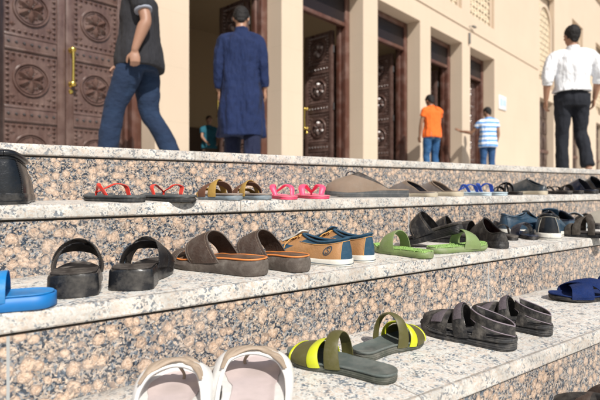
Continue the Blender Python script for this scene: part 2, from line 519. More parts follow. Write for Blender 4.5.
def leaf_mesh(mirror=False):
    bm = bmesh.new()
    st = .080; pw = LW - 2 * st
    box(bm, -LW, 0, .0, LT, .01, LH)                         # panel ground
    for x0, x1 in ((-LW, -LW + st), (-st, 0)):               # stiles
        box(bm, x0 + .0015, x1 - .0015, -.018, .001, .012, LH - .002, bev=.005)
    cz = [.235 + .695 * k for k in range(4)]
    rails = [(.012, .05)] + [(c + .265, c + .43) for c in cz[:-1]] + [(cz[-1] + .262, LH - .004)]
    x0, x1 = -LW + st + .001, -st - .001
    for a, b in rails:
        box(bm, x0, x1, -.014, .001, a, b, bev=.004)
        if b - a > .1:
            for zz in (a + .018, b - .018):
                box(bm, x0, x1, -.022, -.0135, zz - .009, zz + .009, bev=.003)
            for k in range(7):
                dome(bm, x0 + pw * (k + .5) / 7, (a + b) / 2, .0145, .016, -.0138, 1)
    for c in cz:
        za = max(c - .262, .055); zb = c + .262
        nx = 9; s = .022
        for k in range(nx):
            xx = x0 + (x1 - x0) * (k + .5) / nx
            pyramid(bm, xx, zb - .028, s, .026)
            if c - .262 > 0: pyramid(bm, xx, za + .028, s, .026)
        nz = 8
        for k in range(nz):
            zz = za + .05 + (zb - za - .1) * (k + .5) / nz
            pyramid(bm, x0 + .027, zz, s, .026); pyramid(bm, x1 - .027, zz, s, .026)
        mx = (x0 + x1) / 2; R = .172
        ring(bm, mx, c, R - .026, R, .020); ring(bm, mx, c, R - .045, R - .030, .010)
        for k in range(6):
            a = pi / 6 + k * pi / 3
            petal(bm, mx, c, a, .004, R - .038, .040, .046, -.001)
            # small carved triangles between the petals
            b = a + pi / 6
            px, pz = mx + (R - .085) * cos(b), c + (R - .085) * sin(b)
            petal(bm, px, pz, b + pi / 2, -.034, .034, .018, .016, -.001)
            petal(bm, px, pz, b, -.05, .03, .012, .018, -.001)
        for dx in (-1, 1):
            for dz in (-1, 1):
                pyramid(bm, mx + dx * .168, c + dz * .172, .030, .020)
    if mirror:
        for v in bm.verts: v.co.x = -v.co.x - LW
    return bm
leaf_o = obj('door_leaf', leaf_mesh(), [M_WOOD, M_STUD], mosque, ang=25)
def pull_handle(parent, x, z0=.93, z1=1.315):
    bm = bmesh.new()
    tube(bm, [(x, -.075, z0), (x, -.08, (z0 + z1) / 2), (x, -.075, z1)], [.018, .014, .018], n=12)
    for z in (z0 + .015, z1 - .015):
        tube(bm, [(x, -.019, z), (x, -.05, z), (x, -.078, z)], [.030, .016, .022], n=10)
        ellipsoid(bm, (x, -.082, z), (.030, .020, .030), 12, 8)
        dome(bm, x, z, .028, .008, -.018)
    dome(bm, x, z0 - .06, .026, .02, -.018)
    obj('handle', bm, M_BRASS, parent)
first = True
def put_leaf(x, y, ang, hx, dark=False):
    global first
    if first: o = leaf_o; first = False
    else:
        o = leaf_o.copy(); COL.objects.link(o); o.parent = mosque
    o.location = (x, y, .012); o.rotation_euler = (0, 0, radians(ang))
    if hx is not None: pull_handle(o, hx)
    return o
def door_frame(k, x0, x1, zt, yb):
    """frame posts, head, transom bar behind the reveal."""
    bm = bmesh.new()
    fw = .115
    for a, b in ((x0, x0 + fw), (x1 - fw, x1)):
        box(bm, a, b, yb, yb + .10, .0, zt, bev=.006)
    for a, b in ((x0, x0 + fw + .03), (x1 - fw - .03, x1)):
        box(bm, a + .001, b, yb + .101, yb + .185, .001, zt - .001, bev=.006)
    box(bm, x0 + fw + .001, x1 - fw - .001, yb + .003, yb + .088, zt - .10, zt - .001, bev=.004)
    box(bm, x0 + fw + .001, x1 - fw - .001, yb + .01, yb + .095, LH + .02, LH + .085, bev=.004)
    obj('door_frame', bm, M_FRAMEW, mosque)
    bm = bmesh.new()
    box(bm, x0 + fw, x1 - fw, yb + .03, yb + .045, LH + .086, zt - .101)
    obj('transom_glass', bm, M_GLASS, mosque, smooth=False)
def hinge(x, y, z):
    bm = bmesh.new()
    tube(bm, [(x, y, z - .06), (x, y, z + .06)], .014, 10)
    obj('hinge', bm, M_STUD, mosque)
for k in range(7):
    x0, x1, _, zt, rv = doors[k]
    door_frame(k, x0, x1, zt, rv)
    fw = .118; a, b = x0 + fw, x1 - fw
    wj = (b - a) / 2
    yl = rv + .187
    if k in (0, 1, 6):                      # closed pair
        sc = (wj - .003) / LW
        r = put_leaf(b, yl, 0, -LW + .05); r.scale.x = sc
        l = put_leaf(a + wj - .003, yl, 0, None); l.scale.x = sc
    else:                                   # both leaves folded back into the hall
        r = put_leaf(b - .02, yl + .08, -90 , -LW + .05)
        l = put_leaf(a + .02 + LT, yl + .08, -90, None)
        for z in (.35, 1.3, 2.3): hinge(b + .0, yl + .07, z)
# third kind: side doors under the arches
for x0, x1, z0, z1, d in doors[7:]:
    bm = bmesh.new()
    box(bm, x0, x1, d, d + .06, 0, z1)
    for k in range(3):
        for j in range(5):
            w = (x1 - x0) / 3
            box(bm, x0 + k * w + .07, x0 + (k + 1) * w - .07, d - .03, d + .001, .12 + j * .52, .52 + j * .52, bev=.01)
    obj('side_door', bm, M_DARKW, mosque)
    bm = bmesh.new()
    box(bm, x0 + .01, x1 - .01, d - .06, d - .031, 1.02, 1.14, bev=.01)
    obj('door_rail', bm, M_FRAMEW, mosque)
# lattice windows
def lattice(x0, x1, z0, z1, y, name, arch=False):
    bm = bmesh.new()
    cx = (x0 + x1) / 2; hw = (x1 - x0) / 2; zs = z1 - hw if arch else z1
    def inside(x, z):
        if not (x0 + .03 < x < x1 - .03 and z0 + .03 < z < z1 - .03): return False
        if arch and z > zs: return (x - cx) ** 2 + (z - zs) ** 2 < (hw - .05) ** 2
        return True
    st = .19
    nx = int((x1 - x0) / st) + 1; nz = int((z1 - z0) / st) + 1
    for i in range(nx + 1):
        for j in range(nz + 1):
            x = x0 + (i + .0) * (x1 - x0) / nx; z = z0 + (j + .0) * (z1 - z0) / nz
            if not inside(x, z): continue
            for k in range(6):                       # six-pointed star of slim bars
                a = k * pi / 6
                L = st * .66
                dx, dz = cos(a) * L, sin(a) * L
                if k % 2 == 0 or (i + j) % 2 == 0:
                    n = Vector((-sin(a), 0, cos(a))) * .016
                    yy = y + .004 * k
                    p = [Vector((x - dx, yy, z - dz)), Vector((x + dx, yy, z + dz))]
                    q = [p[0] - n, p[1] - n, p[1] + n, p[0] + n]
                    f0 = [bm.verts.new(v) for v in q]; f1 = [bm.verts.new(v + Vector((0, .03, 0))) for v in q]
                    bm.faces.new(f0); bm.faces.new(f1[::-1])
                    for m in range(4):
                        bm.faces.new((f0[m], f0[(m + 1) % 4], f1[(m + 1) % 4], f1[m]))
    o = obj(name, bm, M_LATT, mosque, smooth=False)
    # frame round it
    bm = bmesh.new()
    if arch:
        n = 20; ro, ri = hw - .02, hw - .12
        out = [(x0 + .02, z0)] + [(cx - ro * cos(pi * i / n), zs + ro * sin(pi * i / n)) for i in range(n + 1)] + [(x1 - .02, z0)]
        inn = [(x0 + .12, z0)] + [(cx - ri * cos(pi * i / n), zs + ri * sin(pi * i / n)) for i in range(n + 1)] + [(x1 - .12, z0)]
        R = [[bm.verts.new((x, yy, z)) for x, z in pts] for pts, yy in ((out, y + .03), (out, y - .05), (inn, y - .05), (inn, y + .03))]
        grid_faces(bm, R)
    else:
        for a, b, c, d in ((x0, x0 + .07, z0, z1), (x1 - .07, x1, z0, z1), (x0 + .071, x1 - .071, z0, z0 + .07), (x0 + .071, x1 - .071, z1 - .07, z1)):
            box(bm, a + .001, b - .001, y - .03, y + .02, c + .001, d - .001, bev=.006)
    obj('window_frame', bm, M_WALL, o)
    bm = bmesh.new()
    box(bm, x0 + .001, x1 - .001, y + .08, y + .10, z0 + .001, z1 - .001)
    obj('backing', bm, M_GOLD if not arch else M_LATT, o, smooth=False)
for x0, x1, z0, z1, d in wins: lattice(x0, x1, z0, z1, d - .06, 'lattice_window')
for x0, x1, z0, z1, d in archs: lattice(x0 + .12, x1 - .12, z0 + .35, z1 - .35, d - .06, 'arched_window', True)
for x0, x1, z0, z1, d in archs:       # spandrel wall of the recess round the arch
    bm = bmesh.new(); box(bm, x0, x1, d + .041, d + .06, z0, z1); obj('recess_back', bm, M_WALL, mosque, smooth=False)

# plaque and small flood lamp on the wall
bm = bmesh.new()
def plaque_at(x0, x1, z0, z1, y0, y1, mi=0, bev=.004): box(bm, x0, x1, y0, y1, z0, z1, mi, bev)
XP = 2.735 * PF
plaque_at(XP, XP + .52, 1.95, 2.32, -.030, -.0005)
plaque_at(XP + .05, XP + .22, 2.04, 2.24, -.034, -.0295, 1, 0)
plaque_at(XP + .26, XP + .47, 2.06, 2.22, -.033, -.0295, 1, 0)
pl = obj('wall_plaque', bm, [pbr('white_enamel', (.72, .74, .76), .35), pbr('pale_blue_enamel', (.45, .58, .68), .4)])
pl.location = mosque.location; pl.rotation_euler = mosque.rotation_euler
tag(pl, 'small white and pale blue plaque on the cream wall beside the last carved door', 'plaque')
lamp = empty('wall_lamp'); lamp.location = mosque.location; lamp.rotation_euler = mosque.rotation_euler
tag(lamp, 'small grey flood lamp on a bracket on the pillar near the moulding', 'lamp')
XL = 2.335 * PF
bm = bmesh.new(); box(bm, XL - .025, XL + .025, -.05, -.0005, 3.24, 3.50, bev=.01)
obj('junction_box', bm, pbr('grey_metal', (.20, .19, .18), .5, .3), lamp)
bm = bmesh.new(); tube(bm, [(XL + .02, -.002, 3.66), (XL + .06, -.03, 3.67), (XL + .10, -.06, 3.67)], .008, n=10)
obj('bracket', bm, pbr('grey_metal', (.2, .19, .18), .5), lamp)
bm = bmesh.new(); box(bm, XL + .08, XL + .24, -.10, -.04, 3.65, 3.69, bev=.012)
obj('lamp_head', bm, pbr('grey_metal', (.2, .19, .18), .5), lamp)
# ================================================================== footwear
def interp(tab, t):
    if t <= tab[0][0]: return tab[0][1]
    for (a, va), (b, vb) in zip(tab[:-1], tab[1:]):
        if t <= b:
            u = (t - a) / (b - a); u = u * u * (3 - 2 * u)
            return va + (vb - va) * u
    return tab[-1][1]

class Foot:
    """plan shape of a shoe: toe at +y, side=+1 is a shoe for the foot whose big toe lies towards -x."""
    def __init__(s, L=.26, W=.098, side=1, heel=.68, waist=.70, toer=.24, point=0., hr=.13):
        s.hr = hr; s.L, s.W, s.side, s.toer = L, W, side, toer
        s.g = [(0, heel), (.12, heel + .01), (.28, heel + .01), (.42, waist), (.55, (waist + 1) / 2 + .02), (.70, 1.), (.82, .97), (.92, .86 - point), (1, .72 - point * 2)]
    def hw(s, t, grow=0.):
        t = min(max(t, 0.), 1.)
        g = interp(s.g, t)
        r = s.hr
        if t < r: g *= sqrt(max(0, 1 - (1 - t / r) ** 2)) ** .85
        if t > 1 - s.toer: g *= sqrt(max(0, 1 - ((t - 1 + s.toer) / s.toer) ** 2))
        return s.W / 2 * g
    def cx(s, t):
        return -s.side * s.W * (.09 * max(0, t - .45) / .55 - .03 * sin(pi * min(1, t / .6)) * (t < .6))
    def pt(s, t, f, grow=0.):
        """point at station t, f in [-1,1] across; grow pushes the outline outwards."""
        h = s.hw(t)
        y = (t - .5) * (s.L + 2 * grow)
        k = 1 + grow / (s.W / 2) if h > 0 else 1
        return s.cx(t) + f * h * k, y

def lin(*pts):
    return lambda t: interp(list(pts), t)

def sole_bm(F, zb, zt, grow=0., dish=.003, rad=.004, bulge=0., n=44, bm=None, mi=0, m=None, scallop=0., taper=0.):
    bm = bm or bmesh.new()
    prof = [(0, 0, 0), (.55, 0, 0), (.88, 0, 0), (1, 0, 1)]
    rows = []
    ts = [(1 - cos(pi * j / n)) / 2 for j in range(n + 1)]
    ts[0] = .0006; ts[-1] = .9994
    for t in ts:
        b, tp = zb(t), zt(t); h = tp - b
        hw = max(F.hw(t), .0012) * (1 + grow / (F.W / 2))
        cx = F.cx(t); y = (t - .5) * (F.L + 2 * grow)
        r = min(rad, h * .45, hw * .8)
        d = dish * min(1, hw / (F.W * .3))
        sc = scallop * sin(t * 60)
        half = [(0, b), (hw * .5, b), (max(hw - r - taper, 0), b), (hw - r * .3 - taper, b + r * .3), (hw - taper * .7, b + r), (hw + bulge * .7 - taper * .5, b + h * .35 + sc), (hw + bulge - taper * .2, b + h * .6),
                (hw, tp - r), (hw - r * .3, tp - r * .3), (hw - r, tp), (hw - r - .004 if hw > .012 else hw * .5, tp - d * .35), (hw * .6 if hw > .03 else hw * .3, tp - d * .85), (0, tp - d)]
        xs = half + [(-x, z) for x, z in half[-2:0:-1]]
        rows.append([bm.verts.new((cx + x, y, z)) for x, z in xs])
    grid_faces(bm, rows, closed=True, mi=mi)
    for r_ in (rows[0], rows[-1]):
        f = bm.faces.new(r_); f.material_index = mi
    return bm

def arch_pts(F, tl, tr, h, zl, inset=.0, skew=0., flat=.92, k=None, tm=None, grow=0.):
    """nine control points of one strap edge, from the -x side to the +x side of the sole."""
    out = []
    for f, hh in ((-1, 0), (-1.02, .27), (-.91, .58), (-.58, flat - .05), (0, 1), (.58, flat - .05), (.91, .58), (1.02, .27), (1, 0)):
        u = (f + 1) / 2; u = min(max(u, 0), 1)
        t = tl + (tr - tl) * u
        if tm is not None: t += (tm - (tl + tr) / 2) * hh
        x, y = F.pt(t, f * (1 - inset), grow)
        x += skew * hh * (1 - abs(f) * .3)
        out.append((x, y, zl(t) + h * hh))
    return out

def band_bm(A, B, th=.003, n=34, m=7, crown=.003, bm=None, mi=0, edge=True):
    """solid strap between two edge curves; crown lifts its middle."""
    bm = bm or bmesh.new()
    a = [Vector(p) for p in cat(A, n)]; b = [Vector(p) for p in cat(B, n)]
    G = []
    for i in range(n):
        row = []
        for j in range(m):
            u = j / (m - 1)
            row.append(a[i].lerp(b[i], u))
        G.append(row)
    N = []
    for i in range(n):
        row = []
        for j in range(m):
            di = G[min(i + 1, n - 1)][j] - G[max(i - 1, 0)][j]
            dj = G[i][min(j + 1, m - 1)] - G[i][max(j - 1, 0)]
            nn = di.cross(dj)
            nn = nn.normalized() if nn.length > 1e-9 else Vector((0, 0, 1))
            row.append(nn)
        N.append(row)
    # make the normals point away from the inside of the arch
    mid = N[n // 2][m // 2]
    if mid.z < 0:
        N = [[-v for v in r] for r in N]
    outr, inr = [], []
    for i in range(n):
        ro, ri = [], []
        for j in range(m):
            u = j / (m - 1); c = crown * (1 - (2 * u - 1) ** 2)
            tt = th * (.55 if j in (0, m - 1) and edge else 1.)
            ro.append(bm.verts.new(G[i][j] + N[i][j] * (c + tt * .5)))
            ri.append(bm.verts.new(G[i][j] + N[i][j] * (c - tt * .5)))
        outr.append(ro); inr.append(ri)
    grid_faces(bm, outr, mi=mi); grid_faces(bm, inr, mi=mi)
    for i in range(n - 1):
        for j in (0, m - 1):
            f = bm.faces.new((outr[i][j], outr[i + 1][j], inr[i + 1][j], inr[i][j])); f.material_index = mi
    for i in (0, n - 1):
        for j in range(m - 1):
            f = bm.faces.new((outr[i][j], outr[i][j + 1], inr[i][j + 1], inr[i][j])); f.material_index = mi
    return bm

def surf_at(G, u, v):
    n, m = len(G), len(G[0])
    a = u * (n - 1); b = v * (m - 1); i = min(int(a), n - 2); j = min(int(b), m - 2); a -= i; b -= j
    return (G[i][j] * (1 - a) + G[i + 1][j] * a) * (1 - b) + (G[i][j + 1] * (1 - a) + G[i + 1][j + 1] * a) * b

def edge_piping(A, r, bm=None, n=40, mi=0):
    bm = bm or bmesh.new()
    tube(bm, A, r, 6, n=n, mi=mi)
    return bm

def fb_nubs(F, zt, bm, mi=0, n=600, r=.0026, seed=1):
    rnd = random.Random(seed)
    for _ in range(n):
        t = rnd.uniform(.03, .97); f = rnd.uniform(-.86, .86)
        x, y = F.pt(t, f)
        z = zt(t) - .003
        rr = r * rnd.uniform(.7, 1.2)
        h = rr * rnd.uniform(1., 1.9)
        top = [bm.verts.new((x + rr * .6 * cos(q), y + rr * .6 * sin(q), z + h)) for q in (0, 1.26, 2.5, 3.8, 5.0)]
        bot = [bm.verts.new((x + rr * 1.15 * cos(q), y + rr * 1.15 * sin(q), z - .001)) for q in (0, 1.26, 2.5, 3.8, 5.0)]
        grid_faces(bm, [bot, top], closed=True, mi=mi)
        f_ = bm.faces.new(top); f_.material_index = mi

# ---------------------------------------------------------------- kinds
def mk_flipflop(tid, label, cols, group, side=1, L=.265, W=.098, th=.019, strap='tube', loop=.034, name='flip_flop'):
    """thin layered sole, thong strap."""
    F = Foot(L, W, side, heel=.72, waist=.78)
    r = empty(name); tag(r, label, name.replace('_', ' '), group)
    top, base, st = cols
    zt = lin((0, th), (.4, th), (.7, th * .92), (1, th + .004)); zb = lin((0, 0), (.7, 0), (1, .004))
    zm = lambda t: zb(t) + (zt(t) - zb(t)) * .55
    obj('sole', sole_bm(F, zb, zm, grow=-.001), base, r)
    obj('footbed', sole_bm(F, lambda t: zm(t) + .0004, zt, dish=.0025), top, r)
    # strap : post between the toes, one arm to each side
    px, py = F.pt(.80, -.26 * side); z0 = zt(.8) - .002
    bm = bmesh.new()
    for sd in (-1, 1):
        ex, ey = F.pt(.44, sd * .86)
        mx, my = F.pt(.60, sd * .72)
        P = [(px, py, z0 + .010), (px + (mx - px) * .35, py + (my - py) * .45, z0 + loop * .62), (mx * .75 + px * .25, my + .006, z0 + loop), (mx + sd * .004, my - .020, z0 + loop * .80), (ex, ey + .006, z0 + .006), (ex, ey, z0 - .002)]
        if strap == 'tube': tube(bm, P, [.0055, .0072, .0095, .010, .008, .0055], 10, flat=.5, n=26)
        else:
            A = [(p[0], p[1] + w, p[2]) for p, w in zip(P, (.004, .008, .012, .013, .011, .009))]
            B = [(p[0], p[1] - w, p[2]) for p, w in zip(P, (.004, .008, .012, .013, .011, .009))]
            band_bm(A, B, .0028, 22, 5, .001, bm)
    obj('strap', bm, st, r, ang=50)
    bm = bmesh.new(); tube(bm, [(px, py, z0), (px, py - .001, z0 + .006), (px, py - .002, z0 + .012)], [.0032, .0028, .005], 8, n=6)
    obj('toe_post', bm, st, r)
    return r

def mk_slide(tid, label, mats, group, side=1, L=.265, W=.100, th=.028, heelth=None, bands=(((.50, .46), (.80, .78), .055),), name='slide_sandal', category='slide sandal',
             layered=True, dish=.005, lining=None, rim=None, stitch=None, nubs=0, buckles=(), bulge=.0012, top_tilt=0., foot=None, piping=None, taper=0.):
    """mats = footbed, sole, strap(s)...; bands = ((t_rear L,R),(t_front L,R),height[,mat index[,mid shifts]])"""
    F = foot or Foot(L, W, side)
    hth = heelth or th
    r = empty(name); tag(r, label, category, group)
    zt = lin((0, hth), (.25, hth), (.55, (th + hth) / 2), (.75, th * .93), (1, th + .006))
    zb = lin((0, .0015), (.06, 0), (.72, 0), (1, .007))
    if layered:
        zm = lambda t: zb(t) + (zt(t) - zb(t)) * .72
        obj('sole', sole_bm(F, zb, zm, grow=-.0006, bulge=bulge, rad=.005, taper=taper), mats[1], r)
        bm = sole_bm(F, lambda t: zm(t) + .0003, zt, grow=.0004, dish=dish)
        if nubs: fb_nubs(F, lambda t: zt(t) - dish * .3, bm, n=nubs)
        obj('footbed', bm, mats[0], r)
    else:
        obj('sole', sole_bm(F, zb, lambda t: zt(t) - .003, bulge=bulge, rad=.006, taper=taper), mats[1], r)
        bm = sole_bm(F, lambda t: zt(t) - .0028, zt, grow=-.004, dish=dish, rad=.002)
        if nubs: fb_nubs(F, lambda t: zt(t) - dish * .3, bm, n=nubs)
        obj('footbed', bm, mats[0], r)
    if rim is not None:
        bm = bmesh.new()
        pts = []
        for i in range(61):
            th_ = 2 * pi * i / 60; t = min(max((1 - cos(th_)) / 2, .002), .998)
            x, y = F.pt(t, (1 if sin(th_) >= 0 else -1) * (1 if 0 < i < 60 else 0), -.003)
            if i in (0, 30, 60): x = F.cx(t)
            pts.append((x, y, zt(t) - .0006))
        tube(bm, pts, .0022, 6)
        obj('insole_edge', bm, rim, r)
    for bi, b in enumerate(bands):
        (rl, rr), (fl, fr), h = b[:3]
        mt = mats[b[3]] if len(b) > 3 else mats[2]
        mr, mf = (b[4] if len(b) > 4 else (None, None))
        dh = b[5] if len(b) > 5 else -.012
        zl = lambda t: zt(t) - min(.012, hth * .5)
        A = arch_pts(F, rl, rr, h, zl, -.015, tm=mr); B = arch_pts(F, fl, fr, h + dh, zl, -.015, tm=mf)
        s_ = obj('strap', band_bm(A, B, .0036, crown=.002), mt, r, ang=50)
        if stitch is not None:
            a_ = [Vector(p) for p in cat(A, 56)]; c_ = [Vector(p) for p in cat(B, 56)]
            for u in (.10, .90):
                bm = bmesh.new()
                for k in range(3, 52, 1):
                    p = a_[k].lerp(c_[k], u); q = a_[k + 1].lerp(c_[k + 1], u); q = p.lerp(q, .62)
                    cen = Vector((F.cx(.5), p.y, .01)); o_ = (p - cen).normalized() * .0030
                    tube(bm, [p + o_, (p + q) / 2 + o_, q + o_], .0006, 4)
                obj('stitching', bm, stitch, s_)
        if piping is not None:
            bm = edge_piping(A, .0016); edge_piping(B, .0016, bm)
            obj('edge_binding', bm, piping, s_)
        if bi in buckles:
            n = 40; a = [Vector(p) for p in cat(A, n)]; c = [Vector(p) for p in cat(B, n)]
            k = 24
            p = (a[k] + c[k]) / 2; tx = (a[k + 1] - a[k - 1]).normalized(); ty = (c[k] - a[k]).normalized(); nz = tx.cross(ty)
            if nz.z < 0: nz = -nz
            bm = bmesh.new(); w_, l_ = .009, .012
            q = [p + nz * .005 + tx * sx * w_ + ty * sy * l_ for sx, sy in ((-1, -1), (1, -1), (1, 1), (-1, 1), (-1, -1))]
            for u, v in zip(q[:-1], q[1:]): tube(bm, [u, u.lerp(v, .5), v], .0014, 6)
            obj('buckle', bm, M_STEEL, s_)
    return r

def upper_bm(F, zt, collar, hb=.03, thick=.0025, nt=72, nv=14, full=.5, matfn=None, grow=.0, bm=None, toeh=.5):
    """closed upper lofted from the sole outline to the collar curve; collar(th)->(x,y,z), th=0 heel, pi toe."""
    bm = bm or bmesh.new(); rows = []; G = []
    for v in range(nv + 1):
        u = v / nv; row = []
        for i in range(nt):
            th = 2 * pi * i / nt
            t = (1 - cos(th)) / 2; t = min(max(t, .001), .999)
            sx = 1 if sin(th) >= 0 else -1
            x, y = F.pt(t, sx * 1.0, grow)
            if i == 0 or i == nt // 2: x = F.cx(t)
            P0 = Vector((x, y, zt(t) - .004))
            C = Vector(collar(th))
            up = max(C.z - P0.z, .01)
            back = (1 - cos(th)) / 2                        # 0 heel 1 toe
            P1 = P0 + Vector((0, 0, up * (.45 + .1 * back)))
            P2 = C.lerp(P0, .15 + .55 * back * full); P2.z = C.z - up * (.18 + .22 * back)
            q = P0 * (1 - u) ** 3 + P1 * 3 * u * (1 - u) ** 2 + P2 * 3 * u * u * (1 - u) + C * u ** 3
            row.append(q)
        G.append(row)
    for row in G: rows.append([bm.verts.new(p) for p in row])
    for v in range(nv):
        for i in range(nt):
            j = (i + 1) % nt
            f = bm.faces.new((rows[v][i], rows[v][j], rows[v + 1][j], rows[v + 1][i]))
            f.material_index = matfn(2 * pi * (i + .5) / nt, (v + .5) / nv) if matfn else 0
    return bm, G

def solidify(o, th, off=-1):
    m = o.modifiers.new('solid', 'SOLIDIFY'); m.thickness = th; m.offset = off; m.use_even_offset = False
    return o

def mk_sneaker(tid, label, mats, group, side=1, L=.285, W=.100, name='sneaker', emblem=False, laces=True, ch=1., pad=.0042, category='shoe'):
    """mats: sole, main, collar/heel, lining, laces, tongue."""
    F = Foot(L, W, side, heel=.70, waist=.72, toer=.26)
    r = empty(name); tag(r, label, category, group)
    hs = .022
    zt = lin((0, hs + .003), (.3, hs), (.75, hs - .002), (1, hs + .006)); zb = lin((0, .001), (.1, 0), (.75, 0), (1, .006))
    obj('sole', sole_bm(F, zb, zt, grow=.003, rad=.003), mats[0], r)
    bm = sole_bm(F, lambda t: zb(t) + .006, lambda t: zb(t) + .008, grow=.0042, rad=.001)
    obj('foxing_stripe', bm, mats[2], r)
    def collar(th):
        c = cos(th); t = .30 - .30 * c * (1.0 if c > 0 else .95)
        t = .025 + (t - .0) * .86
        b = .285 * (abs(sin(th)) ** .75) * W * (1 if c > 0 else 1 - .45 * (-c))
        x = F.cx(t) + b * (1 if sin(th) > 0 else -1)
        z = .086 * ch + .008 * max(0, c) ** 2 - .007 * sin(th) ** 2 + .012 * max(0, -c) ** 1.5
        return (x, (t - .5) * L, z)
    def mf(th, v):
        c = cos(th)
        if c > .90 : return 1                              # heel strip
        if v > .80 and c > -.55: return 1                  # collar
        if c < -.45 and c > -.72 and v < .55 : return 1    # side patch
        return 0
    bm, G = upper_bm(F, zt, collar, matfn=mf, full=.55)
    up = solidify(obj('upper', bm, [mats[1], mats[2], mats[3]], r, ang=60), .0035)
    bm = bmesh.new(); tube(bm, [collar(2 * pi * i / 48) for i in range(49)], pad, 8); obj('collar_padding', bm, mats[2], r, ang=70)
    obj('insole', sole_bm(F, lambda t: zt(t) - .001, lambda t: zt(t) + .003, grow=-.006, dish=.002), mats[3], r)
    # stitched seams
    bm = bmesh.new()
    def gp(th, v):
        i = th / (2 * pi) * 72; a = int(i) % 72; b = (a + 1) % 72; f = i - int(i)
        k = min(v * 14, 13.99); m = int(k); g = k - m
        p = (G[m][a] * (1 - f) + G[m][b] * f) * (1 - g) + (G[m + 1][a] * (1 - f) + G[m + 1][b] * f) * g
        # outward
        n = (G[m + 1][a] - G[m][a]).cross(G[m][b] - G[m][a]).normalized()
        c = Vector((F.cx(.5), p.y, .03))
        if n.dot(p - c) < 0: n = -n
        return p, n
    for v in (.80,):
        pth = []
        for i in range(-30, 31):
            p, n = gp((i / 30 * 2.1) % (2 * pi), v); pth.append(p + n * .0012)
        tube(bm, pth, .0009, 5)
    obj('stitching', bm, mats[4], up)
    for th in (.45, 2 * pi - .45):
        bm = bmesh.new()
        tube(bm, [gp(th, k / 10)[0] + gp(th, k / 10)[1] * .001 for k in range(0, 9)], .001, 5)
        obj('heel_seam', bm, mats[4], up)
    # tongue
    tx = F.cx(.6)
    A = [(tx - .022, -.02 + .0, .083), (tx - .024, -.035, .094), (tx - .02, -.048, .104)]
    A = [(tx - .020, .028, .072), (tx - .024, .005, .082), (tx - .026, -.018, .094), (tx - .024, -.034, .108)]
    B = [(tx + .020, .028, .072), (tx + .024, .005, .082), (tx + .026, -.018, .094), (tx + .024, -.034, .108)]
    A = [(x, y + .045, z - .004) for x, y, z in A]; B = [(x, y + .045, z - .004) for x, y, z in B]
    obj('tongue', band_bm(A, B, .005, 14, 7, .006), mats[5], r, ang=60)
    if laces:
        bm = bmesh.new()
        for k in range(4):
            y = .075 - k * .017; z = .066 + k * .0075
            for sx in (-1, 1):
                tube(bm, [(tx - sx * .021, y, z - .004), (tx - sx * .01, y - .003, z + .004), (tx + sx * .01, y - .010, z + .006), (tx + sx * .023, y - .014, z)], .0021, 6, n=10, flat=.6)
        tube(bm, [(tx + .02, .018, .09), (tx + .034, .024, .08), (tx + .046, .034, .064), (tx + .043, .044, .052)], .0018, 6, n=12)
        tube(bm, [(tx - .02, .018, .09), (tx - .034, .03, .082), (tx - .044, .042, .064), (tx - .047, .046, .05)], .0018, 6, n=12)
        obj('laces', bm, mats[4], r)
    if emblem:
        sg = -1 if emblem < 0 else 1
        def em(px, pz):     # px metres along the side, pz metres up
            th = (.92 + px / .105) if sg > 0 else (2 * pi - .92 - px / .105)
            p, n = gp(th, .42 + pz / .055); return p + n * .0008
        bm = bmesh.new()
        for R in (.0125, .0105):
            tube(bm, [em(R * cos(a * pi / 16), R * sin(a * pi / 16)) for a in range(33)], .0006, 5)
        S = [(.0042, .0055), (.001, .0072), (-.003, .0066), (-.0046, .0040), (-.002, .0012), (.002, -.0008), (.0046, -.0038), (.003, -.0066), (-.001, -.0072), (-.0044, -.0054)]
        if sg < 0: S = [(-a, b) for a, b in S]
        tube(bm, [em(a, b) for a, b in cat(S, 26)], .0010, 5)
        obj('emblem', bm, mats[2], up)
    return r

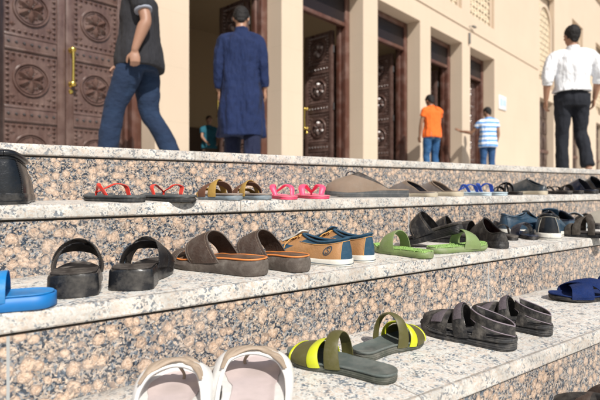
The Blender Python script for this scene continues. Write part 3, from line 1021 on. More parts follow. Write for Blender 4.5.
def mk_mule(tid, label, mats, group, side=1, L=.275, W=.098, th=.026, name='leather_mule', category='mule', open_t=.52, hgt=.072, heelwall=.0, stripe=None, ringstrap=False, point=.0, low=.0):
    """backless or low-backed closed slip-on. mats: sole, upper, lining, insole, trim."""
    F = Foot(L, W, side, heel=.70, waist=.74, toer=.28, point=point)
    r = empty(name); tag(r, label, category, group)
    zt = lin((0, th), (.3, th), (.75, th * .75), (1, th * .75 + .006)); zb = lin((0, 0), (.75, 0), (1, .008))
    obj('sole', sole_bm(F, zb, zt, grow=.003, rad=.004, bulge=.001), mats[0], r)
    obj('insole', sole_bm(F, lambda t: zt(t) - .001, lambda t: zt(t) + .002, grow=-.004, dish=.003), mats[3], r)
    ts = open_t
    def collar(th_):
        c = cos(th_)
        t = .012 + (ts - .012) * (1 - c) / 2
        bk = (1 - c) / 2
        x = F.cx(t) + (F.hw(t) * (.98 - .28 * bk)) * (sin(th_) if abs(sin(th_)) < .5 else (1 if sin(th_) > 0 else -1) * (.5 + .5 * (abs(sin(th_)) - .5) / .5 * 1.0 + 0))
        z = zt(t) + heelwall * (1 - bk) ** 1. + .002 + (hgt - zt(t)) * (bk ** 1.6)
        if heelwall < .01:
            to = (1 - c) / 2; t0 = .27
            if to < t0:
                x, y = F.pt(to, (1 if sin(th_) >= 0 else -1) * .97)
                return (x if to > .002 else F.cx(to), y, zt(to) + .0005)
            bk = (to - t0) / (1 - t0); t = t0 + (ts - t0) * bk ** .75
            x0_, _ = F.pt(to, .97); w_ = .97 * (F.hw(to) * (1 - bk) + F.hw(t) * .80 * bk)
            x = F.cx(t) + w_ * (1 if sin(th_) >= 0 else -1) * min(1, sqrt(max(0, 1 - bk ** 3.0)) )
            z = zt(t) + .0005 + (hgt - zt(t)) * bk ** .62
        if heelwall > .02: z = zt(t) + heelwall - low * sin(th_) ** 2 + (hgt - zt(t) - heelwall) * bk ** 2
        return (x, (t - .5) * L, z)
    def mf(th_, v): return 1 if (stripe and v > .86) else 0
    bm, G = upper_bm(F, zt, collar, full=.75, matfn=mf)
    up = solidify(obj('upper', bm, [mats[1], mats[4]], r, ang=60), .003)
    bm = bmesh.new(); tube(bm, [collar(2 * pi * i / 48) for i in range(49)], .0022, 6); obj('collar_edge', bm, mats[4], r, ang=70)
    # dark lining
    F2 = Foot(L - .012, W - .010, side, heel=.70, waist=.74, toer=.28, point=point)
    bm, G2 = upper_bm(F2, lambda t: zt(t) + .004, lambda a: tuple(Vector(collar(a)) * .985 + Vector((0, 0, .0002))), full=.75)
    obj('lining', bm, mats[2], r, ang=60)
    if ringstrap:
        def q(a, v):
            i = int(a / (2 * pi) * 72) % 72; return G[int(v * 14)][i] + Vector((0, 0, .003))
        bm = bmesh.new()
        cpt = q(2.55, .8); 
        tube(bm, [cpt + Vector((.000, .018 * cos(k * pi / 10), .016 * sin(k * pi / 10) + .004)) for k in range(-2, 16)], .0026, 6)
        obj('elastic_loop', bm, mats[2], r)
        bm = bmesh.new()
        tube(bm, [q(pi * .80, .30), q(pi * .80, .6), q(pi * .82, .95)], .003, 6, n=10); tube(bm, [q(pi * .72, .30), q(pi * .72, .6), q(pi * .74, .95)], .0022, 6, n=10)
        obj('stripe', bm, mats[4], r)
    return r

def mk_sport_sandal(tid, label, group, side=1, L=.275, W=.104, name='sport_sandal', ma=None):
    """thick sole, wide toe straps with a velcro tab, ankle strap standing round the heel."""
    mb, ms, mst, mtab, mtrim = ma
    F = Foot(L, W, side); r = empty(name); tag(r, label, 'sandal', group)
    zt = lin((0, .034), (.3, .031), (.7, .024), (1, .029)); zb = lin((0, .003), (.08, 0), (.72, 0), (1, .009))
    zm = lambda t: zb(t) + (zt(t) - zb(t)) * .55
    obj('sole', sole_bm(F, zb, zm, grow=.0, rad=.004, scallop=.0012), ms, r)
    obj('midsole', sole_bm(F, lambda t: zm(t) + .0003, lambda t: zt(t) - .003, grow=.001, bulge=.0015), mb, r)
    obj('footbed', sole_bm(F, lambda t: zt(t) - .0028, zt, grow=-.001, dish=.006), mb, r)
    zl = lambda t: zt(t) - .012
    s1 = obj('toe_strap', band_bm(arch_pts(F, .62, .60, .058, zl, -.02), arch_pts(F, .90, .86, .034, zl, -.02, tm=.93), .004, crown=.003), mst, r, ang=50)
    s2 = obj('instep_strap', band_bm(arch_pts(F, .40, .42, .076, zl, -.02, tm=.50), arch_pts(F, .54, .56, .066, zl, -.02, tm=.60), .004, crown=.002), mst, r, ang=50)
    # tabs
    A = arch_pts(F, .43, .45, .080, zl, -.05, tm=.515)[2:7]; B = arch_pts(F, .52, .54, .072, zl, -.05, tm=.59)[2:7]
    obj('velcro_tab', band_bm(A, B, .003, 16, 5, .001), mtab, s2, ang=50)
    A = arch_pts(F, .68, .66, .058, zl, -.05)[2:7]; B = arch_pts(F, .80, .78, .047, zl, -.05)[2:7]
    obj('velcro_tab', band_bm(A, B, .003, 16, 5, .001), mtab, s1, ang=50)
    # ankle strap : runs back from the instep round the heel
    def hp(th_, z, g=1.0):
        c = cos(th_); t = .02 + .40 * (1 - c) / 2 * 1.9 * .5
        t = .015 + .43 * (1 - c) / 1.0 * .5 * 1.0
        w_ = F.hw(max(t, .05)) * (.97 - .12 * abs(z - .05) / .05)
        return (F.cx(t) + w_ * sin(th_) * g, (t - .5) * L, z)
    n = 13
    up_, lo_ = [], []
    for i in range(n):
        a = -pi * .80 + 2 * pi * .80 * i / (n - 1)
        zc = .047 + .030 * min(1, abs(a) / (pi * .8)) ** 1.3
        up_.append(hp(a, zc + .011)); lo_.append(hp(a, zc - .013))
    bm = band_bm(up_, lo_, .0045, 40, 5, .001)
    obj('ankle_strap', bm, mst, r, ang=50)
    for sx in (-1, 1):
        bm = bmesh.new()
        x0_, y0_ = F.pt(.30, sx * 1.0); x1_, y1_ = F.pt(.16, sx * 1.0)
        A = [(x0_, y0_ + .02, .020), (x0_ * 1.0, y0_ + .016, .04), (x0_ * .94, y0_ + .010, .060)]
        B = [(x1_, y1_ + .02, .020), (x1_ * 1.0, y1_ + .022, .038), (x1_ * .94, y1_ + .030, .056)]
        band_bm(A, B, .004, 12, 5, .0, bm)
        obj('side_strap', bm, mst, r, ang=50)
    bm = bmesh.new()
    for A in (up_, lo_): tube(bm, [Vector(p) + Vector((0, 0, .0)) for p in A], .0018, 6, n=40)
    obj('edge_binding', bm, mtrim, r)
    return r

def mk_thong_sandal(tid, label, group, side=1, ma=None, L=.265, W=.112, name='thong_sandal'):
    """white padded sandal: broad side wings rising to braided taupe straps, toe post."""
    mw, mbr, mfb, msole = ma
    F = Foot(L, W, side, heel=.74, waist=.80, toer=.30); r = empty(name); tag(r, label, 'sandal', group)
    zt = lin((0, .030), (.3, .027), (.7, .020), (1, .022)); zb = lin((0, 0), (.75, 0), (1, .004))
    obj('sole', sole_bm(F, zb, lambda t: zt(t) - .004, rad=.004), msole, r)
    obj('footbed', sole_bm(F, lambda t: zt(t) - .0038, zt, grow=.001, dish=.004), mw, r)
    obj('shade_tinted_pad', sole_bm(Foot(L * .86, W * .78, side), lambda t: zt(t) - .002, lambda t: zt(t) + .0002, dish=.0042, rad=.0008), mfb, r)  # thin pad whose mauve colour carries the shade on the white footbed
    zl = lambda t: zt(t) - .010
    # broad white wing either side, meeting low over the foot
    A = arch_pts(F, .20, .18, .066, zl, -.10, tm=.62); B = arch_pts(F, .88, .86, .050, zl, -.10, tm=.84)
    B2 = []
    for i, (a, b_) in enumerate(zip(A, B)):
        f = (1, 1, .95, .70, .34, .70, .95, 1, 1)[i]
        B2.append(tuple(p + (q - p) * f for p, q in zip(a, b_)))
    obj('side_wing', band_bm(A, B2, .009, 44, 9, .009), mw, r, ang=50)
    bm = bmesh.new(); tube(bm, [(p[0], p[1] - .002, p[2] + .004) for p in A], .0030, 8, n=44)
    obj('edge_roll', bm, mw, r)
    bm = bmesh.new()
    for j, (t0, dz, ph) in enumerate(((.00, 0, 0), (.34, .001, 2.1), (.68, 0, 4.2))):
        P = []
        for i, (a, b) in enumerate(zip(cat(A, 41), cat(B, 41))):
            if i < 10 or i > 30: continue
            u = (.02 + .50 * t0 + .12 * sin(i * .62 + ph)) * (1 - .25 * abs(i - 20) / 10)
            a = Vector(a); b = Vector(b); p = a.lerp(b, min(max(u, .0), 1.)); p.z += .0135 + .003 * cos(i * .62 + ph)
            P.append(p)
        tube(bm, P, [.003, .0056, .0056, .0056, .003], 8, flat=.8)
    obj('braid', bm, mbr, r, ang=60)
    px, py = F.pt(.80, -.22 * side)
    top = Vector(cat(A, 41)[20]).lerp(Vector(cat(B, 41)[20]), .55)
    bm = bmesh.new(); tube(bm, [(px, py, zt(.8) - .004), (px, py - .002, .034), (top.x, top.y, top.z + .002)], [.0028, .0026, .004], 8, n=12)
    obj('toe_post', bm, mbr, r)
    # black slit ornament on the wing
    a = Vector(cat(A, 41)[31]); b = Vector(cat(B, 41)[31]); c = Vector(cat(A, 41)[26]); d_ = Vector(cat(B, 41)[26])
    bm = bmesh.new(); p0 = a.lerp(b, .25); p1 = c.lerp(d_, .55); up = Vector((.002, 0, .0065))
    tube(bm, [p0 + up, (p0 + p1) / 2 + up * 1.25, p1 + up], [.001, .0026, .001], 6, n=8)
    obj('ornament', bm, M_BLACKR, r)
    return r

# ---------------------------------------------------------------- materials
M_STEEL = pbr('steel_buckle', (.6, .58, .55), .3, 1.)
M_BLACKR = pbr('black_rubber', (.011, .011, .013), .42, dust=.30, bump=.2, ribs=1500)
M_BLACKL = pbr('black_leather', (.007, .009, .013), .24, dust=.05, bump=.35, bs=500, bd=.0006)
M_DKLEA = pbr('dusty_black_leather', (.013, .012, .013), .42, dust=.35, spots=.5, bump=.4, bs=450, bd=.0008)
M_DKFB = pbr('dark_worn_footbed', (.038, .032, .030), .6, dust=.6, worn=.8, bump=.3)
M_GREYS = pbr('grey_sole', (.065, .07, .075), .6, dust=.6, bump=.2, ribs=1100)
M_PU = pbr('black_platform_sole', (.010, .011, .014), .26, dust=.35, bump=.15, spec=.5)
# ================================================================== every shoe on the steps
G1 = 'shoes left on the uppermost step'
G2 = 'shoes left on the second step'
G3 = 'shoes left on the third step'
BLUE = pbr('blue_foam', (.004, .19, .50), .5, dust=.25, bump=.2, worn=.3)
BLUEB = pbr('deep_blue_foam', (.004, .15, .44), .5, dust=.1)
RED = pbr('red_rubber_strap', (.72, .035, .02), .4)
REDS = pbr('slate_layered_sole', (.055, .065, .072), .6, dust=.5, worn=.5)
REDS2 = pbr('dark_foam_layer', (.028, .030, .033), .65, dust=.4, ribs=1500)
PINK = pbr('pink_rubber', (.80, .07, .16), .45)
PINKF = pbr('pink_footbed', (.78, .16, .24), .55, dust=.2)
BROWNL = pbr('dark_brown_leather', (.058, .038, .030), .55, dust=.35, bump=.6, bs=260, bd=.001)
BROWNS = pbr('grey_brown_side', (.085, .068, .058), .6, dust=.6, bump=.5, bs=200)
BRFB = pbr('brown_worn_footbed', (.11, .055, .03), .6, dust=.4, worn=.7)
THREAD = pbr('tan_thread', (.20, .15, .11), .8)
ORANGE = pbr('orange_insole', (.66, .21, .045), .6, dust=.25)
TAN = pbr('tan_leather', (.37, .19, .078), .5, dust=.12, bump=.35, bs=350)
NAVYC = pbr('petrol_blue_canvas', (.018, .06, .105), .75, dust=.2, bump=.5, bs=700)
WHITES = pbr('off_white_rubber', (.66, .64, .58), .55, dust=.3)
LINING = pbr('dark_lining', (.025, .025, .035), .9)
LACE = pbr('ochre_lace', (.62, .33, .10), .8)
WHITECL = pbr('grey_white_tongue', (.52, .50, .46), .85)
GREENF = pbr('lime_massage_footbed', (.25, .42, .11), .6, dust=.3, worn=.35)
GREENS = pbr('sage_green_side', (.17, .235, .085), .5, dust=.5, bump=.3, spots=.3)
OLIVES = pbr('grey_olive_sole', (.065, .072, .058), .6, dust=.6, bump=.2, ribs=1300)
OLIVEF = pbr('slate_footbed', (.095, .115, .108), .5, dust=.4, bump=.25, worn=.45)
OLIVEB = pbr('olive_strap', (.085, .078, .026), .42, dust=.25, bump=.15)
YELLOW = pbr('acid_yellow_strap', (.50, .54, .012), .42, dust=.2)
SUEDE = pbr('mustard_suede', (.36, .22, .05), .9, bump=.4)
BROWNIN = pbr('chestnut_strap', (.13, .055, .03), .6)
GREYBL = pbr('blue_grey_sole', (.17, .22, .26), .6, dust=.6)
GREYBR = pbr('grey_brown_footbed', (.27, .22, .19), .7, dust=.5)
TAUPE = pbr('taupe_nubuck', (.20, .145, .105), .8, dust=.4, bump=.3)
TAUPEG = pbr('taupe_grey_leather', (.15, .125, .115), .65, dust=.5, bump=.3)
CREAMS = pbr('cream_sole_edge', (.46, .40, .30), .6, dust=.4)
CLOUDB = pbr('pale_blue_foam', (.42, .52, .58), .6, dust=.4)
COBALT = pbr('cobalt_strap', (.004, .065, .42), .45)
DKSHINE = pbr('slate_patent', (.030, .040, .050), .28, dust=.35)
NAVYL = pbr('navy_patent', (.008, .016, .045), .25, dust=.25)
DENIMS = pbr('steel_blue_leather', (.020, .050, .085), .35, dust=.25, bump=.3)
MAROON = pbr('maroon_lining', (.12, .035, .025), .6)
GREYW = pbr('grey_fabric', (.30, .33, .35), .9, dust=.2, bump=.6, bs=500)
OLDBR = pbr('olive_brown_leather', (.045, .036, .028), .6, dust=.45, bump=.4)
CREAM = pbr('cream_leather', (.40, .37, .31), .6, dust=.3)
NAVYF = pbr('navy_towelling', (.003, .016, .085), .9, dust=.06, bump=.9, bs=420, var=.4, vs=300)
WHITEL = pbr('white_leatherette', (.74, .73, .71), .42, dust=.22, dustcol=(.40, .38, .35), bump=.35, spots=.10)
WHITEF = pbr('mauve_shade_tinted_pad', (.58, .49, .48), .6, dust=.3, worn=.30)  # pale tint mixed with the shade under the straps, painted into the colour
BRAID = pbr('taupe_braid', (.36, .28, .21), .6, dust=.1, bump=.3, bs=500)
PURPG = pbr('grey_plum_webbing', (.10, .082, .095), .9, dust=.3, bump=.7, bs=600)
SPORTL = pbr('charcoal_cracked_leather', (.022, .021, .022), .55, dust=.6, bump=.7, bs=180)
SPORTB = pbr('charcoal_eva', (.034, .034, .036), .6, dust=.6, bump=.3, ribs=1200, worn=.5)
LILACG = pbr('grey_lilac_edge', (.22, .18, .21), .7)
LABELW = pbr('white_label', (.7, .7, .7), .6)

S = {}
def shoe(tid, fn): S[tid] = fn
def platform(tid, label, side):
    F = Foot(.268, .104, side, heel=.88, waist=.80, hr=.08)
    return mk_slide(tid, label, (M_DKFB, M_PU, M_DKLEA), G2, side, .268, .104, th=.030, heelth=.050, foot=F, bulge=.0, layered=False,
                    bands=(((.38, .60), (.54, .76), .066, 2, (.56, .70)), ((.60, .40), (.76, .58), .076, 2, (.58, .74))), name='platform_sandal', category='sandal', piping=M_BLACKR, taper=-.003)
# -- uppermost step, from the boot end
def boot():
    r = mk_sneaker('a1', 'glossy black leather boot showing its heel beside the red strapped flip flop', (M_PU, M_BLACKL, M_BLACKL, LINING, M_BLACKR, M_BLACKL), G1, 1, .29, .112, name='leather_boot', ch=1.25, pad=.008, category='boot')
    return r
shoe('a1', boot)
shoe('a2', lambda: mk_flipflop('a2', 'slate flip flop with red strap, on the boot side of its pair', (REDS, REDS2, RED), G1, 1, strap='band', loop=.040, th=.022))
shoe('a3', lambda: mk_flipflop('a3', 'slate flip flop with red strap overhanging the edge, next to the suede strapped sandals', (REDS, REDS2, RED), G1, -1, strap='band', loop=.036, th=.022))
def suede(tid, label, side):
    return mk_slide(tid, label, (GREYBR, GREYBL, SUEDE, BROWNIN), G1, side, .26, .098, th=.024, bands=(((.40, .62), (.54, .78), .062, 2), ((.60, .40), (.78, .56), .055, 3), ((.76, .76), (.86, .86), .032, 2)), name='strappy_sandal', category='sandal')
shoe('a4', lambda: suede('a4', 'mustard suede strappy sandal on grey sole, beside the red flip flops', 1))
shoe('a5', lambda: suede('a5', 'mustard suede strappy sandal on grey sole, beside the pink flip flops', -1))
shoe('a6', lambda: mk_flipflop('a6', 'bright pink flip flop touching the suede strappy sandal', (PINKF, PINK, PINK), G1, 1, .235, .088, .014, loop=.040))
shoe('a7', lambda: mk_flipflop('a7', 'bright pink flip flop touching the toe of the taupe clog', (PINKF, PINK, PINK), G1, -1, .235, .088, .014, loop=.040))
shoe('a8', lambda: mk_mule('a8', 'large taupe nubuck clog with elastic loop and thick grey sole', (M_GREYS, TAUPE, LINING, M_DKFB, M_DKFB), G1, 1, .285, .10, th=.030, name='nubuck_clog', category='clog', open_t=.60, hgt=.094, ringstrap=True, stripe=True))
shoe('a9', lambda: mk_mule('a9', 'low taupe grey mule with cream sole edge, directly behind the clog heel', (CREAMS, TAUPEG, LINING, TAUPEG, TAUPE), G1, 1, .26, .092, th=.018, name='low_mule', open_t=.60, hgt=.060, stripe=True))
shoe('a10', lambda: mk_mule('a10', 'low taupe grey mule with cream sole edge, beside the cobalt flip flops', (CREAMS, TAUPEG, LINING, TAUPEG, TAUPE), G1, -1, .26, .092, th=.018, name='low_mule', open_t=.60, hgt=.060, stripe=True))
shoe('a11', lambda: mk_flipflop('a11', 'cobalt strapped flip flop on pale blue sole, beside the low taupe mule', (CLOUDB, CLOUDB, COBALT), G1, 1, .26, .094, .018, strap='band', loop=.042))
shoe('a12', lambda: mk_flipflop('a12', 'cobalt strapped flip flop on pale blue sole, beside the curly strapped black sandal', (CLOUDB, CLOUDB, COBALT), G1, -1, .26, .094, .018, strap='band', loop=.046))
shoe('a13', lambda: mk_slide('a13', 'black sandal of thin crossed straps behind the cobalt flip flops', (M_DKFB, M_BLACKR, M_BLACKL), G1, 1, .25, .09, th=.018, bands=(((.40, .60), (.46, .66), .055), ((.60, .40), (.66, .46), .060), ((.74, .74), (.80, .80), .04)), name='strappy_sandal', category='sandal'))
shoe('a14', lambda: mk_mule('a14', 'slate patent slip-on with a high rounded instep and pale sole line', (CREAMS, DKSHINE, LINING, M_DKFB, DKSHINE), G1, 1, .27, .098, th=.018, name='patent_slip_on', category='slip-on', open_t=.50, hgt=.075, heelwall=.022))
shoe('a15', lambda: mk_flipflop('a15', 'flat black thong sandal between the slate slip-on and the navy mules', (M_DKFB, M_BLACKR, M_BLACKL), G1, 1, .26, .096, .020, strap='band', loop=.026, name='thong_sandal'))
shoe('a16', lambda: mk_slide('a16', 'flat black slide with one low band beside the thong sandal', (M_DKFB, M_BLACKR, M_DKLEA), G1, -1, .26, .096, th=.020, bands=(((.52, .48), (.72, .70), .045),)))
shoe('a17', lambda: mk_mule('a17', 'navy patent mule with open back beside the flat black slide', (M_BLACKR, NAVYL, LINING, M_DKFB, M_BLACKL), G1, 1, .275, .098, th=.020, name='patent_mule', open_t=.55, hgt=.078))
shoe('a18', lambda: mk_mule('a18', 'black patent mule with open back, in front of the white shirted man', (M_BLACKR, M_BLACKL, LINING, M_DKFB, M_BLACKL), G1, -1, .275, .098, th=.022, name='patent_mule', open_t=.55, hgt=.080))
shoe('a19', lambda: mk_mule('a19', 'glossy navy loafer last on the uppermost step', (M_BLACKR, NAVYL, LINING, M_DKFB, NAVYL), G1, 1, .285, .10, th=.022, name='loafer', category='shoe', open_t=.52, hgt=.082, heelwall=.035))
# -- second step
shoe('b1', lambda: mk_slide('b1', 'bright blue foam slide with one wide band', (BLUE, BLUEB, BLUE), G2, 1, .27, .104, th=.030, heelth=.034, bands=(((.27, .27), (.66, .64), .060),), bulge=.002, layered=False))
shoe('b2', lambda: platform('b2', 'dusty black platform sandal with crossed straps, beside the blue slide', 1))
shoe('b3', lambda: platform('b3', 'dusty black platform sandal with crossed straps, beside the brown leather slide', -1))
def brown(tid, label, side):
    return mk_slide(tid, label, (BRFB, BROWNS, BROWNL), G2, side, .268, .102, th=.030, heelth=.042, layered=False,
                    bands=(((.34, .34), (.62, .62), .078, 2, (.54, .74), -.016), ((.80, .79), (.93, .92), .034)), buckles=(0,), name='leather_slide', category='slide sandal', bulge=.003, piping=BROWNS, rim=ORANGE, stitch=THREAD)
shoe('b4', lambda: brown('b4', 'dark brown leather slide with orange insole and gold buckle, beside the platform sandals', -1))
shoe('b5', lambda: brown('b5', 'dark brown leather slide with orange insole, tucked between its pair and the tan sneakers', 1))
shoe('b6', lambda: mk_sneaker('b6', 'tan leather sneaker with round emblem, its heel towards the other tan sneaker', (WHITES, TAN, NAVYC, LINING, LACE, WHITECL), G2, -1, emblem=-1))
shoe('b7', lambda: mk_sneaker('b7', 'tan and petrol blue sneaker standing next to the green slides', (WHITES, TAN, NAVYC, LINING, LACE, NAVYC), G2, 1))
def green(tid, label, side):
    return mk_slide(tid, label, (GREENF, GREENS, GREENS), G2, side, .245, .092, th=.024, heelth=.026, layered=False, bands=(((.48, .44), (.74, .70), .072, 2, (.52, .68)),), nubs=520, name='massage_slide', category='slide sandal', dish=.004)
shoe('b8', lambda: green('b8', 'sage green slide with knobbly lime footbed, beside the tan sneakers', -1))
shoe('b9', lambda: green('b9', 'sage green slide with knobbly lime footbed, in front of the tilted black slide', 1))
def blk(tid, label, side, **k):
    return mk_slide(tid, label, (M_DKFB, M_BLACKR, M_DKLEA), G2, side, .27, .102, th=.026, heelth=.032, bands=(((.38, .38), (.68, .66), .070, 2, (.54, .72), -.016),), piping=M_BLACKR, stitch=THREAD, **k)
shoe('b10', lambda: blk('b10', 'black wide-band slide with its heel tilted up, lying over other shoes behind the green slides', 1))
shoe('b11', lambda: blk('b11', 'black slide lying flat and mostly hidden behind the tilted slide', -1))
shoe('b12', lambda: mk_slide('b12', 'dark slide with grey blue sole between the tilted slide and the maroon lined slip-on', (M_DKFB, DKSHINE, M_DKLEA), G2, 1, .265, .098, th=.026, bands=(((.50, .48), (.78, .76), .055),)))
shoe('b13', lambda: mk_mule('b13', 'dark leather slip-on with maroon lining showing its round heel', (M_BLACKR, M_DKLEA, MAROON, MAROON, M_DKLEA), G2, 1, .275, .105, th=.022, name='leather_slip_on', category='slip-on', open_t=.58, hgt=.090, heelwall=.030, low=.012))
shoe('b14', lambda: mk_sneaker('b14', 'steel blue leather sneaker behind the dark navy flip flop', (WHITES, DENIMS, DENIMS, MAROON, DENIMS, DENIMS), G2, 1, laces=False))
shoe('b15', lambda: mk_slide('b15', 'small dark navy slide wedged between two blue sneakers', (NAVYL, M_BLACKR, NAVYL), G2, 1, .235, .092, th=.020, bands=(((.44, .44), (.78, .76), .060),)))
shoe('b16', lambda: mk_sneaker('b16', 'steel blue sneaker with trodden down heel beside the grey fabric slide', (WHITES, DENIMS, M_BLACKL, MAROON, CREAM, DENIMS), G2, -1, laces=False))
shoe('b17', lambda: mk_slide('b17', 'grey fabric slide behind the olive brown sandal', (M_DKFB, GREYBL, GREYW), G2, 1, .26, .098, th=.024, bands=(((.44, .44), (.78, .76), .064),)))
shoe('b18', lambda: mk_slide('b18', 'olive brown leather sandal with crossed bands overhanging the step edge', (M_DKFB, M_BLACKR, OLDBR, OLDBR), G2, -1, .275, .104, th=.022, bands=(((.34, .54), (.46, .64), .076, 2), ((.58, .38), (.72, .50), .070, 3), ((.74, .74), (.86, .84), .040, 2)), name='leather_sandal', category='sandal'))
shoe('b20', lambda: blk('b20', 'black slide half hidden between the olive brown sandal and the riser', 1))
shoe('b21', lambda: mk_mule('b21', 'dark teal slip-on half hidden behind the steel blue sneakers', (WHITES, DENIMS, LINING, MAROON, NAVYL), G2, 1, .27, .098, th=.020, name='leather_slip_on', category='slip-on', open_t=.55, hgt=.080, heelwall=.03))
shoe('b22', lambda: mk_flipflop('b22', 'thin black flip flop lying between the maroon lined slip-on and the first blue sneaker', (M_DKFB, M_BLACKR, M_BLACKL), G2, 1, .25, .092, .018, strap='band', loop=.034))
shoe('b19', lambda: mk_mule('b19', 'cream leather mule at the very end of the second step', (WHITES, CREAM, OLDBR, CREAM, CREAM), G2, 1, .27, .098, th=.022, name='cream_mule', open_t=.55, hgt=.080))
# -- third step
shoe('c1', lambda: mk_thong_sandal('c1', 'white sandal with braided taupe thong, farther from the olive slides', G3, -1, (WHITEL, BRAID, WHITEF, WHITES)))
shoe('c2', lambda: mk_thong_sandal('c2', 'white sandal with braided taupe thong, next to the olive slides', G3, 1, (WHITEL, BRAID, WHITEF, WHITES)))
def olive(tid, label, side):
    return mk_slide(tid, label, (OLIVEF, OLIVES, OLIVEB, YELLOW), G3, side, .272, .106, th=.026, heelth=.028,
                    bands=(((.42, .46), (.54, .58), .092, 2, (.48, .58), -.004), ((.58, .60), (.68, .69), .062, 3, (.64, .71), -.006), ((.69, .70), (.86, .86), .050, 2), ((.865, .865), (.89, .89), .040, 3)), name='strappy_slide', category='slide sandal')
shoe('c3', lambda: olive('c3', 'olive and acid yellow strapped slide beside the white sandals', 1))
shoe('c4', lambda: olive('c4', 'olive and acid yellow strapped slide beside the charcoal velcro sandals', -1))
SM = (SPORTB, SPORTB, SPORTL, PURPG, LILACG)
shoe('c5', lambda: mk_sport_sandal('c5', 'charcoal velcro sandal closer to the step edge and the olive slides', G3, -1, ma=SM))
shoe('c6', lambda: mk_sport_sandal('c6', 'charcoal velcro sandal behind its pair, ankle strap standing up', G3, 1, ma=SM))
def navys(tid, label, side):
    r = mk_slide(tid, label, (NAVYF, M_BLACKR, NAVYF), G3, side, .27, .100, th=.020, bands=(((.36, .60), (.52, .78), .056), ((.62, .42), (.86, .66), .046)), name='towelling_slide', category='slide sandal')
    return r
shoe('c7', lambda: navys('c7', 'navy towelling slide with crossed bands, its toe towards the velcro sandals', 1))
shoe('c8', lambda: navys('c8', 'navy towelling slide with crossed bands, lying against the riser', -1))
# -- fourth step
SMD = (M_DKFB, M_BLACKR, M_DKLEA, BROWNL, ORANGE)
shoe('d1', lambda: mk_sport_sandal('d1', 'dark leather sandal with orange trim alone on the lowest step in view', 'shoes on the lowest step', -1, ma=SMD))
shoe('d2', lambda: mk_mule('d2', 'dark brown leather mule beside the orange trimmed sandal', (M_BLACKR, BROWNL, MAROON, MAROON, CREAMS), 'shoes on the lowest step', 1, .275, .10, th=.022, name='leather_mule', open_t=.52, hgt=.078))

POS = {}
